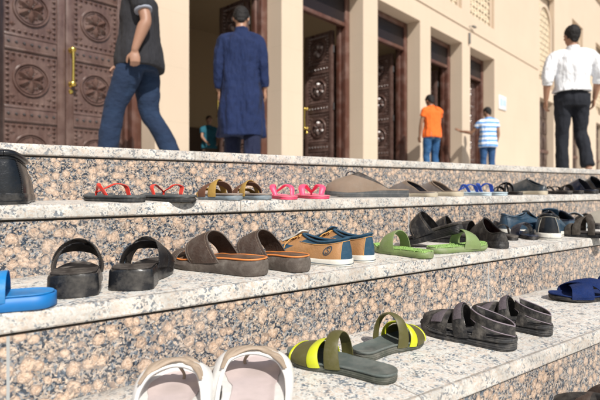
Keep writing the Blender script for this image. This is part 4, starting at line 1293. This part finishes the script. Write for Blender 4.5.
#POS_BEGIN
POS = {
    'a1': (-0.6706, 1.1033, -0.15, 118.0, 0.9918, 0.9293, 0.0, 0.0),
    'a2': (-0.4651, 1.2043, -0.15, 136.0, 0.9028, 0.8172, 0.0, 0.0),
    'a3': (-0.3556, 1.2813, -0.15, 124.0, 1.1062, 0.6833, 0.0, 0.0),
    'a4': (-0.2253, 1.3505, -0.15, 128.0, 0.7549, 1.0367, 0.0, 0.0),
    'a5': (-0.1449, 1.4132, -0.15, 122.0, 0.7796, 0.9714, 0.0, 0.0),
    'a6': (-0.0528, 1.4702, -0.15, 103.0, 0.887, 0.8932, 0.0, 0.0),
    'a7': (0.0382, 1.5573, -0.15, 103.0, 1.0582, 0.7594, 0.0, 0.0),
    'a8': (0.2367, 1.7025, -0.15, 182.0, 1.0246, 0.9076, 0.0, 0.0),
    'a9': (0.4261, 1.8242, -0.15, 128.0, 0.8156, 1.2157, 0.0, 0.0),
    'a10': (0.5494, 1.9179, -0.15, 126.0, 0.8607, 1.191, 0.0, 0.0),
    'a11': (0.7243, 2.0281, -0.15, 118.0, 0.7432, 1.0816, 0.0, 0.0),
    'a12': (0.8072, 2.0929, -0.15, 110.0, 0.91, 0.911, 0.0, 0.0),
    'a13': (0.9526, 2.212, -0.15, 110.0, 0.7, 1.2128, 0.0, 0.0),
    'a14': (1.0785, 2.2819, -0.15, 118.0, 0.7328, 1.3928, 0.0, 0.0),
    'a15': (1.2754, 2.3952, -0.15, 108.0, 0.7, 1.2632, 0.0, 0.0),
    'a16': (1.4024, 2.5022, -0.15, 100.0, 0.7, 1.321, 0.0, 0.0),
    'a17': (1.4954, 2.5544, -0.15, 105.0, 0.7, 1.45, 0.0, 0.0),
    'a18': (1.6835, 2.7528, -0.15, 98.0, 0.8367, 1.45, 0.0, 0.0),
    'a19': (1.8597, 2.8575, -0.15, 100.0, 0.8325, 1.45, 0.0, 0.0),
    'b1': (-0.498, 0.7088, -0.3, 205.0, 0.92, 0.7671, 0.0, 0.0),
    'b2': (-0.4192, 0.9052, -0.3, 110.0, 0.8526, 0.9851, 0.0, 0.0),
    'b3': (-0.315, 0.9659, -0.3, 96.0, 0.8456, 0.9659, 0.0, 0.0),
    'b4': (-0.1879, 1.076, -0.3, 148.0, 1.0022, 0.8573, 0.0, 0.0),
    'b5': (-0.0813, 1.121, -0.3, 142.0, 0.9121, 0.9255, 0.0, 0.0),
    'b6': (0.0158, 1.2016, -0.3, 145.0, 0.8834, 0.7935, 0.0, 0.0),
    'b7': (0.0952, 1.257, -0.3, 138.0, 0.7862, 0.9606, 0.0, 0.0),
    'b8': (0.2777, 1.3215, -0.3, 128.0, 0.828, 0.9455, 0.0, 0.0),
    'b9': (0.4627, 1.3977, -0.3, 28.0, 0.9295, 0.7937, 0.0, 0.0),
    'b10': (0.4058, 1.4735, -0.277, 138.0, 0.7682, 1.3936, -17.0, 0.0),
    'b11': (0.4993, 1.6141, -0.3, 140.0, 0.7, 1.45, 0.0, 0.0),
    'b12': (0.5882, 1.6538, -0.3, 130.0, 0.7, 1.45, 0.0, 0.0),
    'b13': (0.6011, 1.538, -0.3, 95.0, 0.7, 1.3778, 0.0, 0.0),
    'b14': (0.9038, 1.934, -0.3, 20.0, 0.8235, 1.0244, 0.0, 0.0),
    'b15': (0.824, 1.7582, -0.3, 85.0, 0.7, 1.1717, 0.0, 0.0),
    'b16': (0.9475, 1.8246, -0.3, 62.0, 1.12, 0.8544, 0.0, 0.0),
    'b17': (1.2023, 2.1068, -0.3, 60.0, 1.12, 0.8906, 0.0, 0.0),
    'b18': (1.0635, 1.7801, -0.3, 140.0, 0.7, 1.4041, 0.0, 0.0),
    'b20': (1.3147, 2.2006, -0.3, 95.0, 0.7, 1.0689, 0.0, 0.0),
    'b21': (1.1023, 2.0321, -0.3, 75.0, 0.9802, 1.0923, 0.0, 0.0),
    'b22': (0.734, 1.7459, -0.3, 95.0, 0.7, 1.3525, 0.0, 0.0),
    'b19': (1.4444, 2.2738, -0.3, 130.0, 0.7, 1.45, 0.0, 0.0),
    'c1': (-0.1939, 0.73, -0.45, 104.0, 0.9788, 0.6829, 0.0, 0.0),
    'c2': (-0.0777, 0.7933, -0.45, 92.0, 1.1128, 0.5621, 0.0, 0.0),
    'c3': (0.0738, 0.8886, -0.45, 144.0, 0.8209, 0.774, 0.0, 0.0),
    'c4': (0.1839, 0.993, -0.45, 42.0, 0.7241, 0.966, 0.0, 0.0),
    'c5': (0.363, 1.0566, -0.45, 138.0, 0.7895, 1.0837, 0.0, 0.0),
    'c6': (0.4998, 1.1475, -0.45, 134.0, 0.7, 1.1487, 0.0, 0.0),
    'c7': (0.8821, 1.4485, -0.45, 186.0, 1.0603, 0.8525, 0.0, 0.0),
    'c8': (1.0823, 1.5554, -0.45, 185.0, 1.0729, 1.0198, 0.0, 0.0),
    'd1': (0.5986, 0.9007, -0.6, 138.0, 0.92, 1.3162, 0.0, 0.0),
    'd2': (0.7052, 0.9445, -0.6, 130.0, 0.92, 1.4367, 0.0, 0.0),
}
#POS_END
def put(tid):
    r = S[tid]()
    p = POS.get(tid, (0, 0, 0, 90, 1, 1, 0, 0))
    x, y, z, hd, s, zs, pt, rl = p
    r.rotation_mode = 'XYZ'
    M = Matrix.Rotation(radians(hd - 90), 4, 'Z') @ Matrix.Rotation(radians(pt), 4, 'X') @ Matrix.Rotation(radians(rl), 4, 'Y')
    r.rotation_euler = M.to_euler()
    r.location = (x, y, z); r.scale = (s, s, s * zs)
    return r
ROOTS = {t: put(t) for t in S}
# ================================================================== people on the landing
def skin_mat(name, c):
    if name in _mc: return _mc[name]
    s = NT(name); v = s.coord()
    s.set(Base_Color=s.mix(s.noise(v, 18, 5), tuple(k * .85 for k in c), c), Roughness=.5)
    s.set(Normal=s.bump(s.noise(v, 160, 4), .15, .001))
    _mc[name] = s.m; return s.m
def cloth_mat(name, c, c2=None, fold=.6, rough=.9, fs=9, stripes=None, fine=500):
    s = NT(name); v = s.coord()
    mp = s.n('ShaderNodeMapping', i_Vector=v); mp.inputs['Scale'].default_value = (1.6, 1.6, .55)
    f1 = s.noise(mp.outputs[0], fs, 3, .5)
    base = s.mix(s.noise(v, 24, 5, .6), tuple(k * .82 for k in c), c2 or c)
    if stripes:
        z = s.n('ShaderNodeSeparateXYZ', i_Vector=v).outputs[2]
        zz = s.math('ADD', z, s.math('MULTIPLY', s.noise(v, 7, 2), .02))
        w_ = s.ramp(s.math('FRACT', s.math('MULTIPLY', zz, 1 / stripes[1])), [(.0, 0.), (.30, 0.), (.36, 1.), (.80, 1.), (.86, 0.)])
        base = s.mix(w_, base, stripes[0])
    n0 = s.bump(s.noise(v, fine, 3), .12, .0008)
    s.set(Base_Color=base, Roughness=rough, Normal=s.bump(f1, fold, .06, n0))
    return s.m
def denim_mat(name, c, fade):
    s = NT(name); v = s.coord()
    f = s.ramp(s.noise(v, 7, 4, .6), [(.45, 0.), (.75, 1.)])
    base = s.mix(s.math('MULTIPLY', f, .6), c, fade)
    base = s.mix(s.math('MULTIPLY', s.noise(v, 220, 3), .35), base, tuple(k * .5 for k in c))
    mp = s.n('ShaderNodeMapping', i_Vector=v); mp.inputs['Scale'].default_value = (1, 1, 1.6)
    s.set(Base_Color=base, Roughness=.9, Normal=s.bump(s.noise(mp.outputs[0], 13, 3), .6, .03))
    return s.m
def hair_mat(name='black_hair', c=(.006, .005, .005)):
    if name in _mc: return _mc[name]
    s = NT(name); v = s.coord()
    mp = s.n('ShaderNodeMapping', i_Vector=v); mp.inputs['Scale'].default_value = (90, 90, 18)
    n_ = s.noise(mp.outputs[0], 3, 4, .7)
    s.set(Base_Color=s.mix(n_, c, tuple(k * 2.4 for k in c)), Roughness=.62, Specular_IOR_Level=.3, Normal=s.bump(n_, .8, .004))
    _mc[name] = s.m; return s.m

TEXC = bpy.data.textures.new('cloth_folds', 'CLOUDS'); TEXC.noise_scale = .17; TEXC.noise_depth = 2
TEXH = bpy.data.textures.new('hair_tufts', 'CLOUDS'); TEXH.noise_scale = .018; TEXH.noise_depth = 2
def organic(o, vox, it=6, fac=.5, disp=0., tex=None):
    m = o.modifiers.new('merge', 'REMESH'); m.mode = 'VOXEL'; m.voxel_size = vox; m.use_smooth_shade = True
    m = o.modifiers.new('relax', 'SMOOTH'); m.iterations = it; m.factor = fac
    if disp:
        m = o.modifiers.new('folds', 'DISPLACE'); m.texture = tex or TEXC; m.strength = disp; m.mid_level = .5; m.texture_coords = 'LOCAL'
    return o
def V(*a): return Vector(a)
def limb(bm, pts, radii, n=18, seg=18, flat=1.):
    tube(bm, pts, radii, seg, n=n, flat=flat)
    for p, r_ in ((pts[0], radii[0]), (pts[-1], radii[-1])): ellipsoid(bm, p, (r_ * .98,) * 3, 14, 10)

def hand(bm, wrist, d, nrm, curl=.35, side=1, s=1.):
    """palm, four fingers of unequal length, thumb off the side; d = direction of the hand, nrm = out of the back of the hand."""
    wrist = Vector(wrist); d = Vector(d).normalized(); nrm = Vector(nrm); nrm = (nrm - d * nrm.dot(d)).normalized()
    lat = d.cross(nrm).normalized() * side                     # towards the thumb
    tube(bm, [wrist - d * .02, wrist + d * .012, wrist + d * .05, wrist + d * .088], [.024 * s, .030 * s, .041 * s, .038 * s], 14, n=8, flat=.42, up=nrm)
    for k, (off, L_) in enumerate(((.028, .070), (.010, .080), (-.009, .074), (-.026, .058))):
        p = wrist + d * (.082 - abs(off) * .15) + lat * off * s
        pts = [p]; a = curl * (.6 + .12 * k)
        for j, q in enumerate((.42, .32, .26)):
            dd = (d * cos(a) - nrm * sin(a) + lat * off * 1.2).normalized(); p = p + dd * L_ * q * s; pts.append(p); a += curl * 1.35
        tube(bm, pts, [.0098 * s, .0092 * s, .0086 * s, .0068 * s], 8, n=9)
        ellipsoid(bm, pts[-1], (.007 * s,) * 3, 8, 6)
    p = wrist + d * .022 + lat * .022 * s - nrm * .006
    t1 = p + (d * .62 + lat * .75 - nrm * .25).normalized() * .034 * s; t2 = t1 + (d * .9 + lat * .3 - nrm * .35).normalized() * .030 * s; t3 = t2 + (d - nrm * .45).normalized() * .022 * s
    tube(bm, [p, t1, t2, t3], [.014 * s, .0125 * s, .0105 * s, .008 * s], 8, n=9)

def person(label, pos, facing, H, J, skin, cloth, hair=True, cap=None, group='people walking towards the mosque doors', head=(0, 0, 0), vox=.0065, bulk=1., folds=.030, tidx=0):
    """J: joint positions for a 1.75 m figure (x right, y forward); cloth: list of (kind, material, options)."""
    r = empty('person', (pos[0], pos[1], 0), radians(facing - 90)); k = H / 1.75
    r.scale = (k, k, k); tag(r, label, 'person', group)
    D = dict(pel=V(0, 0, .96), waist=V(0, .0, 1.08), chest=V(0, .0, 1.30), neck=V(0, -.01, 1.49), head=V(0, .015, 1.635),
             ls=V(-.185, -.01, 1.43), rs=V(.185, -.01, 1.43), le=V(-.235, -.02, 1.14), re=V(.235, -.02, 1.14), lw=V(-.245, .02, .89), rw=V(.245, .02, .89),
             lh=V(-.095, 0, .93), rh=V(.095, 0, .93), lk=V(-.10, .02, .50), rk=V(.10, .02, .50), la=V(-.105, -.02, .09), ra=V(.105, -.02, .09))
    D.update({a: Vector(b) for a, b in J.items() if a in D})
    b = bulk
    # --- body
    bm = bmesh.new()
    P, Wc, C, N = D['pel'], D['waist'], D['chest'], D['neck']
    stack(bm, [(P.x, P.y, P.z - .10, .13 * b, .095 * b), (P.x, P.y, P.z, .145 * b, .105 * b), (Wc.x, Wc.y, Wc.z, .130 * b, .095 * b), (C.x, C.y, C.z, .145 * b, .095 * b), (C.x * .5 + N.x * .5, (C.y + N.y) / 2, C.z + .09, .13, .068), (N.x, N.y, N.z - .03, .075, .062)], 24, 28)
    for a in 'lr':
        s_ = -1 if a == 'l' else 1
        sh, el, wr = D[a + 's'], D[a + 'e'], D[a + 'w']
        limb(bm, [sh + V(0, 0, -.045), sh.lerp(el, .5), el, el.lerp(wr, .3), wr], [.046 * b, .045 * b, .037 * b, .040 * b, .026])
        dr = (wr - el).normalized()
        hd = Vector(J.get(a + 'hd', dr)); hn = Vector(J.get(a + 'hn', (s_, -.25, 0)))
        hand(bm, wr + hd * .01, hd, hn, J.get(a + 'curl', .42), J.get(a + 'side', -s_))
        hp, kn, an = D[a + 'h'], D[a + 'k'], D[a + 'a']
        limb(bm, [hp, hp.lerp(kn, .5), kn, kn.lerp(an, .35), an], [.078 * b, .066 * b, .048 * b, .050 * b, .034])
        fd = Vector(J.get(a + 'f', (s_ * .12, 1, -.12))).normalized()
        tube(bm, [an + V(0, -.03, -.04), an + V(0, 0, -.045) + fd * .05, an + V(0, 0, -.05) + fd * .12, an + V(0, 0, -.055) + fd * .19], [.032, .036, .040, .022], 12, n=10, flat=.7)
    hc = D['head']; yaw, tilt, roll = head
    R = (Matrix.Rotation(radians(yaw), 3, 'Z') @ Matrix.Rotation(radians(tilt), 3, 'X') @ Matrix.Rotation(radians(roll), 3, 'Y'))
    limb(bm, [N - V(0, 0, .06), N.lerp(hc, .35), hc - V(0, .02, .02)], [.060, .053, .052])
    def hp_(x, y, z): return hc + R @ V(x, y, z)
    ellipsoid(bm, hc + R @ V(0, -.008, .022), (.075, .094, .092), 26, 18, rot=R)
    ellipsoid(bm, hp_(0, .022, -.040), (.056, .066, .068), 22, 16, rot=R)
    ellipsoid(bm, hp_(0, .052, -.088), (.028, .026, .022), 14, 10, rot=R)         # chin
    tube(bm, [hp_(0, .086, .018), hp_(0, .100, -.008), hp_(0, .110, -.028), hp_(0, .092, -.036)], [.009, .011, .015, .010], 10, n=9)   # nose
    for sx in (-1, 1):
        ellipsoid(bm, hp_(sx * .030, .076, .030), (.026, .012, .008), 12, 8, rot=R)   # brow
        ellipsoid(bm, hp_(sx * .014, .096, -.034), (.008, .009, .007), 10, 8, rot=R)  # nostril wing
        ellipsoid(bm, hp_(sx * .077, -.006, -.004), (.009, .019, .031), 12, 10, rot=R @ Matrix.Rotation(radians(-12), 3, 'X') @ Matrix.Rotation(radians(sx * 16), 3, 'Z'))
        ellipsoid(bm, hp_(sx * .036, .066, -.012), (.022, .016, .016), 12, 8, rot=R)  # cheek
    ellipsoid(bm, hp_(0, .083, -.056), (.024, .010, .006), 12, 8, rot=R); ellipsoid(bm, hp_(0, .080, -.066), (.020, .010, .007), 12, 8, rot=R)
    organic(obj('body', bm, skin, r), vox / k, 5, .5)
    for sx in (-1, 1):
        bm = bmesh.new(); ellipsoid(bm, hp_(sx * .031, .078, .008), (.0125, .010, .010), 14, 10)
        ellipsoid(bm, hp_(sx * .031, .0865, .008), (.005, .003, .005), 10, 6, mi=1)
        obj('eye', bm, [pbr('eye_white', (.7, .68, .65), .2), pbr('eye_iris', (.03, .02, .015), .2)], r)
    # --- hair / cap
    if hair:
        bm = bmesh.new()
        ellipsoid(bm, hp_(0, -.020, .034), (.083, .094, .094), 40, 30, rot=R)
        ellipsoid(bm, hp_(0, -.052, -.012), (.064, .048, .060), 26, 18, rot=R)
        ellipsoid(bm, hp_(0, -.058, -.052), (.048, .026, .040), 20, 14, rot=R)
        if hair != 'short':
            ellipsoid(bm, hp_(.01, .050, .082), (.060, .046, .036), 24, 16, rot=R)
        organic(obj('hair', bm, hair_mat(), r), .005, 2, .5, .012, TEXH)
    if cap:
        bm = bmesh.new(); ellipsoid(bm, hp_(0, -.012, .052), (.088, .104, .080), 36, 24, rot=R)
        tube(bm, [hp_(-.06, .06, .058), hp_(-.03, .12, .05), hp_(.03, .12, .05), hp_(.06, .06, .058)], [.012, .022, .022, .012], 10, n=14, flat=.3)
        organic(obj('cap', bm, cap, r), .006, 3)
    # --- clothes
    for kind, m, o in cloth:
        bm = bmesh.new()
        if kind in ('polo', 'shirt', 'tee', 'kurta'):
            hem = o.get('hem', .86); w = o.get('w', 1.) * b
            fl = o.get('flare', 1.)
            ph = o.get('ph', 0.)
            def fold(th, t, amp=o.get('amp', .035), nf=o.get('nf', 7)):
                dn = max(0, 1 - t * 1.25)
                return 1 + amp * dn * (sin(nf * th + ph + 1.5 * t) * .6 + sin((nf + 4) * th - 2 * ph) * .4) + .012 * sin(3 * th + 9 * t)
            ex = .018 if hem < .95 else .0
            secs = [(P.x * 1., P.y + o.get('hy', 0), hem, (.180 + ex) * w * fl, (.146 + ex) * w * fl), (P.x, P.y, (hem + P.z) / 2 + .02, (.180 + ex) * w * (fl * .6 + .4), (.146 + ex) * w * (fl * .5 + .5)), (Wc.x, Wc.y, Wc.z, (.165 + ex * .6) * w, (.124 + ex * .8) * w), (C.x, C.y, C.z - .04, .182 * w, .128 * w),
                    (C.x, C.y - .005, C.z + .06, .186 * w, .120 * w), ((C.x + N.x) / 2, N.y, N.z - .085, .150, .092), (N.x, N.y, N.z - .035, .082, .070), (N.x, N.y + .004, N.z + .010, .066, .064)]
            stack(bm, secs, 44, 60, fold=fold, power=2.25)
            for a in 'lr':
                sh, el, wr = D[a + 's'], D[a + 'e'], D[a + 'w']
                ln = o.get('sleeve', .5)        # .5 short, 1.0 to elbow, 2 to wrist
                if isinstance(ln, dict): ln = ln[a]
                pts = [V(sh.x * .36, sh.y, sh.z + .006), V(sh.x * .72, sh.y, sh.z - .014), sh + V(0, 0, -.046)]; rad = [.050 * w, .056 * w, .062 * w]
                def ap(q): return sh.lerp(el, q) if q <= 1 else el.lerp(wr, q - 1)
                qs = [ln * .5, ln * .75, ln]
                if ln > 1: qs = [.4, .8, 1.0, 1 + (ln - 1) * .45, 1 + (ln - 1) * .75, ln]
                for q in qs:
                    pts.append(ap(q)); rad.append((.064 - .008 * min(q, 1) - .016 * max(0, q - 1)) * (o.get('sw', 1.)) * b)
                tube(bm, pts, rad, 22, n=26)
                ellipsoid(bm, sh + V(0, 0, -.046), (.060 * w,) * 3, 16, 12)
            if kind in ('polo', 'shirt', 'kurta'):
                tube(bm, [N + V(.060 * cos(q) , .060 * sin(q) + .004, .012 + .010 * -sin(q)) for q in [2 * pi * i / 24 for i in range(25)]], .012, 8)
            ob = organic(obj(kind + ('_shirt' if kind in ('polo', 'tee') else ''), bm, m, r), .0085, 3, .5, folds)
            if kind == 'shirt':
                for a in 'lr':         # rolled cuffs
                    el, wr = D[a + 'e'], D[a + 'w']; ln = o.get('sleeve', 1.)
                    q = (el.lerp(wr, ln - 1) if ln > 1 else D[a + 's'].lerp(el, ln)); dd = (wr - el).normalized()
                    bm = bmesh.new(); tube(bm, [q - dd * .035, q, q + dd * .035], [.054, .057, .052], 18, n=8); obj('cuff', bm, m, ob)
            if o.get('trim'):
                for a in 'lr':
                    q = D[a + 's'].lerp(D[a + 'e'], o['sleeve']); dd = (D[a + 'e'] - D[a + 's']).normalized()
                    bm = bmesh.new(); tube(bm, [q - dd * .004, q + dd * .008, q + dd * .016], [.060 * b, .0605 * b, .059 * b], 20, n=6); obj('sleeve_trim', bm, o['trim'], ob)
        elif kind in ('trousers', 'jeans', 'shalwar'):
            w = o.get('w', 1.) * b; tw = o.get('leg', 1.)
            stack(bm, [(P.x, P.y, P.z - .15, .150 * w, .120 * w), (P.x, P.y - .005, P.z - .05, .160 * w, .128 * w), (P.x, P.y, P.z + .05, .142 * w, .106 * w), (Wc.x, Wc.y, Wc.z - .03, .134 * w, .098 * w)], 18, 36, power=2.3)
            for a in 'lr':
                hp, kn, an = D[a + 'h'], D[a + 'k'], D[a + 'a']
                tube(bm, [hp + V(0, 0, .03), hp.lerp(kn, .35), hp.lerp(kn, .7), kn, kn.lerp(an, .35), kn.lerp(an, .7), an + V(0, 0, -.03)],
                     [.098 * w, .092 * w * tw, .080 * w * tw, .070 * w * tw, .069 * w * tw, .066 * w * tw, .064 * w * tw], 26, n=34)
            ob = organic(obj(kind, bm, m, r), .0085, 3, .5, folds * .9)
            if o.get('belt'):
                bm = bmesh.new()
                z = Wc.z - .035
                stack(bm, [(Wc.x, Wc.y, z - .018, .152 * w, .116 * w), (Wc.x, Wc.y, z + .018, .150 * w, .114 * w)], 3, 48, power=2.3)
                bb = obj('belt', bm, M_BLACKL, ob)
                bm = bmesh.new(); box(bm, .03, .075, -.128 * w, -.115 * w, z - .012, z + .012, bev=.002); obj('belt_buckle', bm, M_STEEL, bb)
            for sx in ((-1, 1) if o.get('pockets') else ()):
                bm = bmesh.new(); cx = P.x + sx * .075; cy = P.y - .137 * w; cz = P.z - .06
                q = [V(cx - .045, cy + .0, cz + .055), V(cx + .045, cy, cz + .055), V(cx + .045, cy - .004, cz - .035), V(cx, cy - .005, cz - .065), V(cx - .045, cy - .004, cz - .035), V(cx - .045, cy, cz + .055)]
                tube(bm, q, .0035, 6); obj('pocket_seam', bm, pbr('ochre_thread', (.30, .24, .18), .8), ob)
    return r

SK1 = skin_mat('warm_brown_skin', (.36, .19, .12)); SK2 = skin_mat('brown_skin', (.27, .14, .085)); SK3 = skin_mat('light_brown_skin', (.33, .18, .12))
def at(px, d): return ((px - 300) / 480 * d, d)

person('man in a dark grey polo shirt and blue jeans striding past the closed carved door', at(140, 4.0), 186, 1.80,
       dict(ls=(-.205, -.02, 1.44), le=(-.255, -.10, 1.16), lw=(-.265, -.02, .93), lcurl=.9, lhd=(.02, -.02, -1), rs=(.20, .03, 1.44), re=(.235, .15, 1.17), rw=(.20, .20, .94),
            lh=(-.10, .01, .93), lk=(-.10, .17, .53), la=(-.10, .24, .11), rh=(.10, -.01, .93), rk=(.10, -.06, .50), ra=(.10, -.26, .14), lf=(0, 1, .1), rf=(0, 1, -.9)),
       SK3, [('jeans', denim_mat('blue_denim', (.005, .018, .052), (.013, .040, .098)), dict(leg=1.02, w=1.02)),
             ('polo', cloth_mat('charcoal_pique', (.012, .012, .016), (.022, .022, .028)), dict(hem=.84, w=1.03, sleeve=.70, trim=pbr('pale_trim', (.25, .27, .33), .8), sw=1.06))], bulk=1.12, vox=.006)
person('man in a long royal blue kurta and loose trousers, entering the first open doorway', at(241, 4.85), 95, 1.72,
       dict(head=(0, .045, 1.625), ls=(-.180, -.01, 1.42), rs=(.180, -.01, 1.42), le=(-.225, -.02, 1.12), re=(.230, -.03, 1.13), lw=(-.225, .03, .88), rw=(.245, .02, .90),
            lk=(-.09, .10, .50), la=(-.09, .12, .09), rk=(.11, -.03, .50), ra=(.12, -.16, .12)),
       SK1, [('shalwar', cloth_mat('navy_cotton_trousers', (.003, .007, .034), fold=.9), dict(w=1.0, leg=1.25)),
             ('kurta', cloth_mat('royal_blue_cotton', (.002, .0105, .052), (.003, .016, .080), fold=1., fs=7), dict(hem=.40, w=1.0, flare=1.14, sleeve=1.92, sw=1.0, amp=.10, nf=5))], head=(0, -24, 0), bulk=1.05, folds=.034)
person('man in a white shirt with rolled sleeves, black belt and dark navy trousers', at(572, 5.5), 78, 1.73,
       dict(le=(-.275, -.05, 1.15), lw=(-.27, .03, .91), re=(.27, -.03, 1.15), rw=(.26, .06, .92), ls=(-.20, -.01, 1.43), rs=(.20, -.01, 1.43),
            lh=(-.09, 0, .93), lk=(-.09, .04, .50), la=(-.10, .02, .09), rh=(.09, 0, .93), rk=(.11, .06, .52), ra=(.13, -.12, .15), rf=(.3, 1, -.7)),
       SK1, [('trousers', cloth_mat('dark_navy_wool', (.005, .007, .014), fold=.5), dict(belt=True, leg=.98)),
             ('shirt', cloth_mat('white_poplin', (.72, .74, .78), (.78, .79, .82), fold=.7, fs=11), dict(hem=.985, w=1.05, sleeve=1.18, sw=1.12))], hair='short', head=(14, -6, 0), bulk=1.04, folds=.038)
person('youth in a bright orange polo shirt and faded jeans walking into a doorway', at(432, 8.9), 112, 1.63,
       dict(head=(0, .07, 1.60), neck=(0, .03, 1.48), le=(-.24, .02, 1.14), lw=(-.245, .06, .90), re=(.22, .06, 1.14), rw=(.18, .22, 1.02), lk=(-.11, .03, .5), rk=(.11, .06, .5)),
       SK2, [('jeans', denim_mat('faded_denim', (.012, .07, .19), (.09, .22, .40)), dict(pockets=True)),
             ('polo', cloth_mat('orange_pique', (.80, .13, .015), (.86, .17, .02)), dict(hem=.86, w=1.02, sleeve=.55))], head=(0, -30, 0), bulk=.98, vox=.008)
person('youth in a blue and white striped shirt with one hand out to the pillar', at(488, 10.5), 96, 1.65,
       dict(head=(0, .05, 1.615), ls=(-.18, 0, 1.41), le=(-.33, .14, 1.15), lw=(-.53, .30, 1.20), lhd=(-.5, .6, .5), lhn=(0, -1, .5), lcurl=.15, re=(.24, -.02, 1.13), rw=(.235, .05, .90)),
       SK2, [('jeans', denim_mat('blue_denim_light', (.02, .07, .19), (.05, .15, .30)), dict(pockets=True)),
             ('tee', cloth_mat('sky_striped_cotton', (.13, .34, .74), stripes=((.74, .78, .84), .105)), dict(hem=.80, w=1.05, sleeve=.55))], head=(25, -18, 0), hair='short', cap=None, bulk=1.0, vox=.008)
person('child in a turquoise shirt inside the dim hall beyond the first open doorway', at(209, 8.2), -60, 1.10,
       dict(le=(-.22, .08, 1.16), lw=(-.16, .22, 1.02), re=(.22, .08, 1.16), rw=(.16, .22, 1.02)),
       SK1, [('trousers', cloth_mat('brown_trousers', (.09, .06, .04)), {}), ('tee', cloth_mat('turquoise_cotton', (.012, .11, .16)), dict(hem=.86, w=1.08, sleeve=.6))], hair='short', vox=.010)
# ================================================================== camera and light
FPX = 480.0
cam = bpy.data.cameras.new('camera'); co = bpy.data.objects.new('camera', cam); COL.objects.link(co)
co.location = (0, 0, -.114); co.rotation_euler = (radians(90), 0, 0)
cam.sensor_width = 36; cam.lens = 36 * FPX / 600; cam.shift_y = -13 / 600
cam.clip_start = .02; cam.clip_end = 3000
cam.dof.use_dof = True; cam.dof.focus_distance = 1.12; cam.dof.aperture_fstop = 4.8
SC.camera = co

w = bpy.data.worlds.new('World'); SC.world = w; w.use_nodes = True
nt = w.node_tree; bg = nt.nodes['Background']
sky = nt.nodes.new('ShaderNodeTexSky'); sky.sky_type = 'NISHITA'; sky.sun_disc = False
EL = radians(43); SD = Vector((.42, -.907, 0)).normalized()
sky.sun_elevation = EL; sky.sun_rotation = math.atan2(SD.x, SD.y); sky.air_density = 1.2; sky.dust_density = 1.6
nt.links.new(sky.outputs[0], bg.inputs[0]); bg.inputs[1].default_value = .07
sl = bpy.data.lights.new('sun', 'SUN'); so = bpy.data.objects.new('sun', sl); COL.objects.link(so)
sl.energy = 4.4; sl.angle = radians(.53); sl.color = (1, .955, .88)
d = Vector((SD.x * cos(EL), SD.y * cos(EL), sin(EL)))
so.rotation_euler = d.to_track_quat('Z', 'Y').to_euler()
SC.view_settings.view_transform = 'Standard'; SC.view_settings.look = 'None'
SC.view_settings.gamma = 1; SC.view_settings.exposure = .32; SC.view_settings.use_curve_mapping = False
SC.cycles.max_bounces = 6
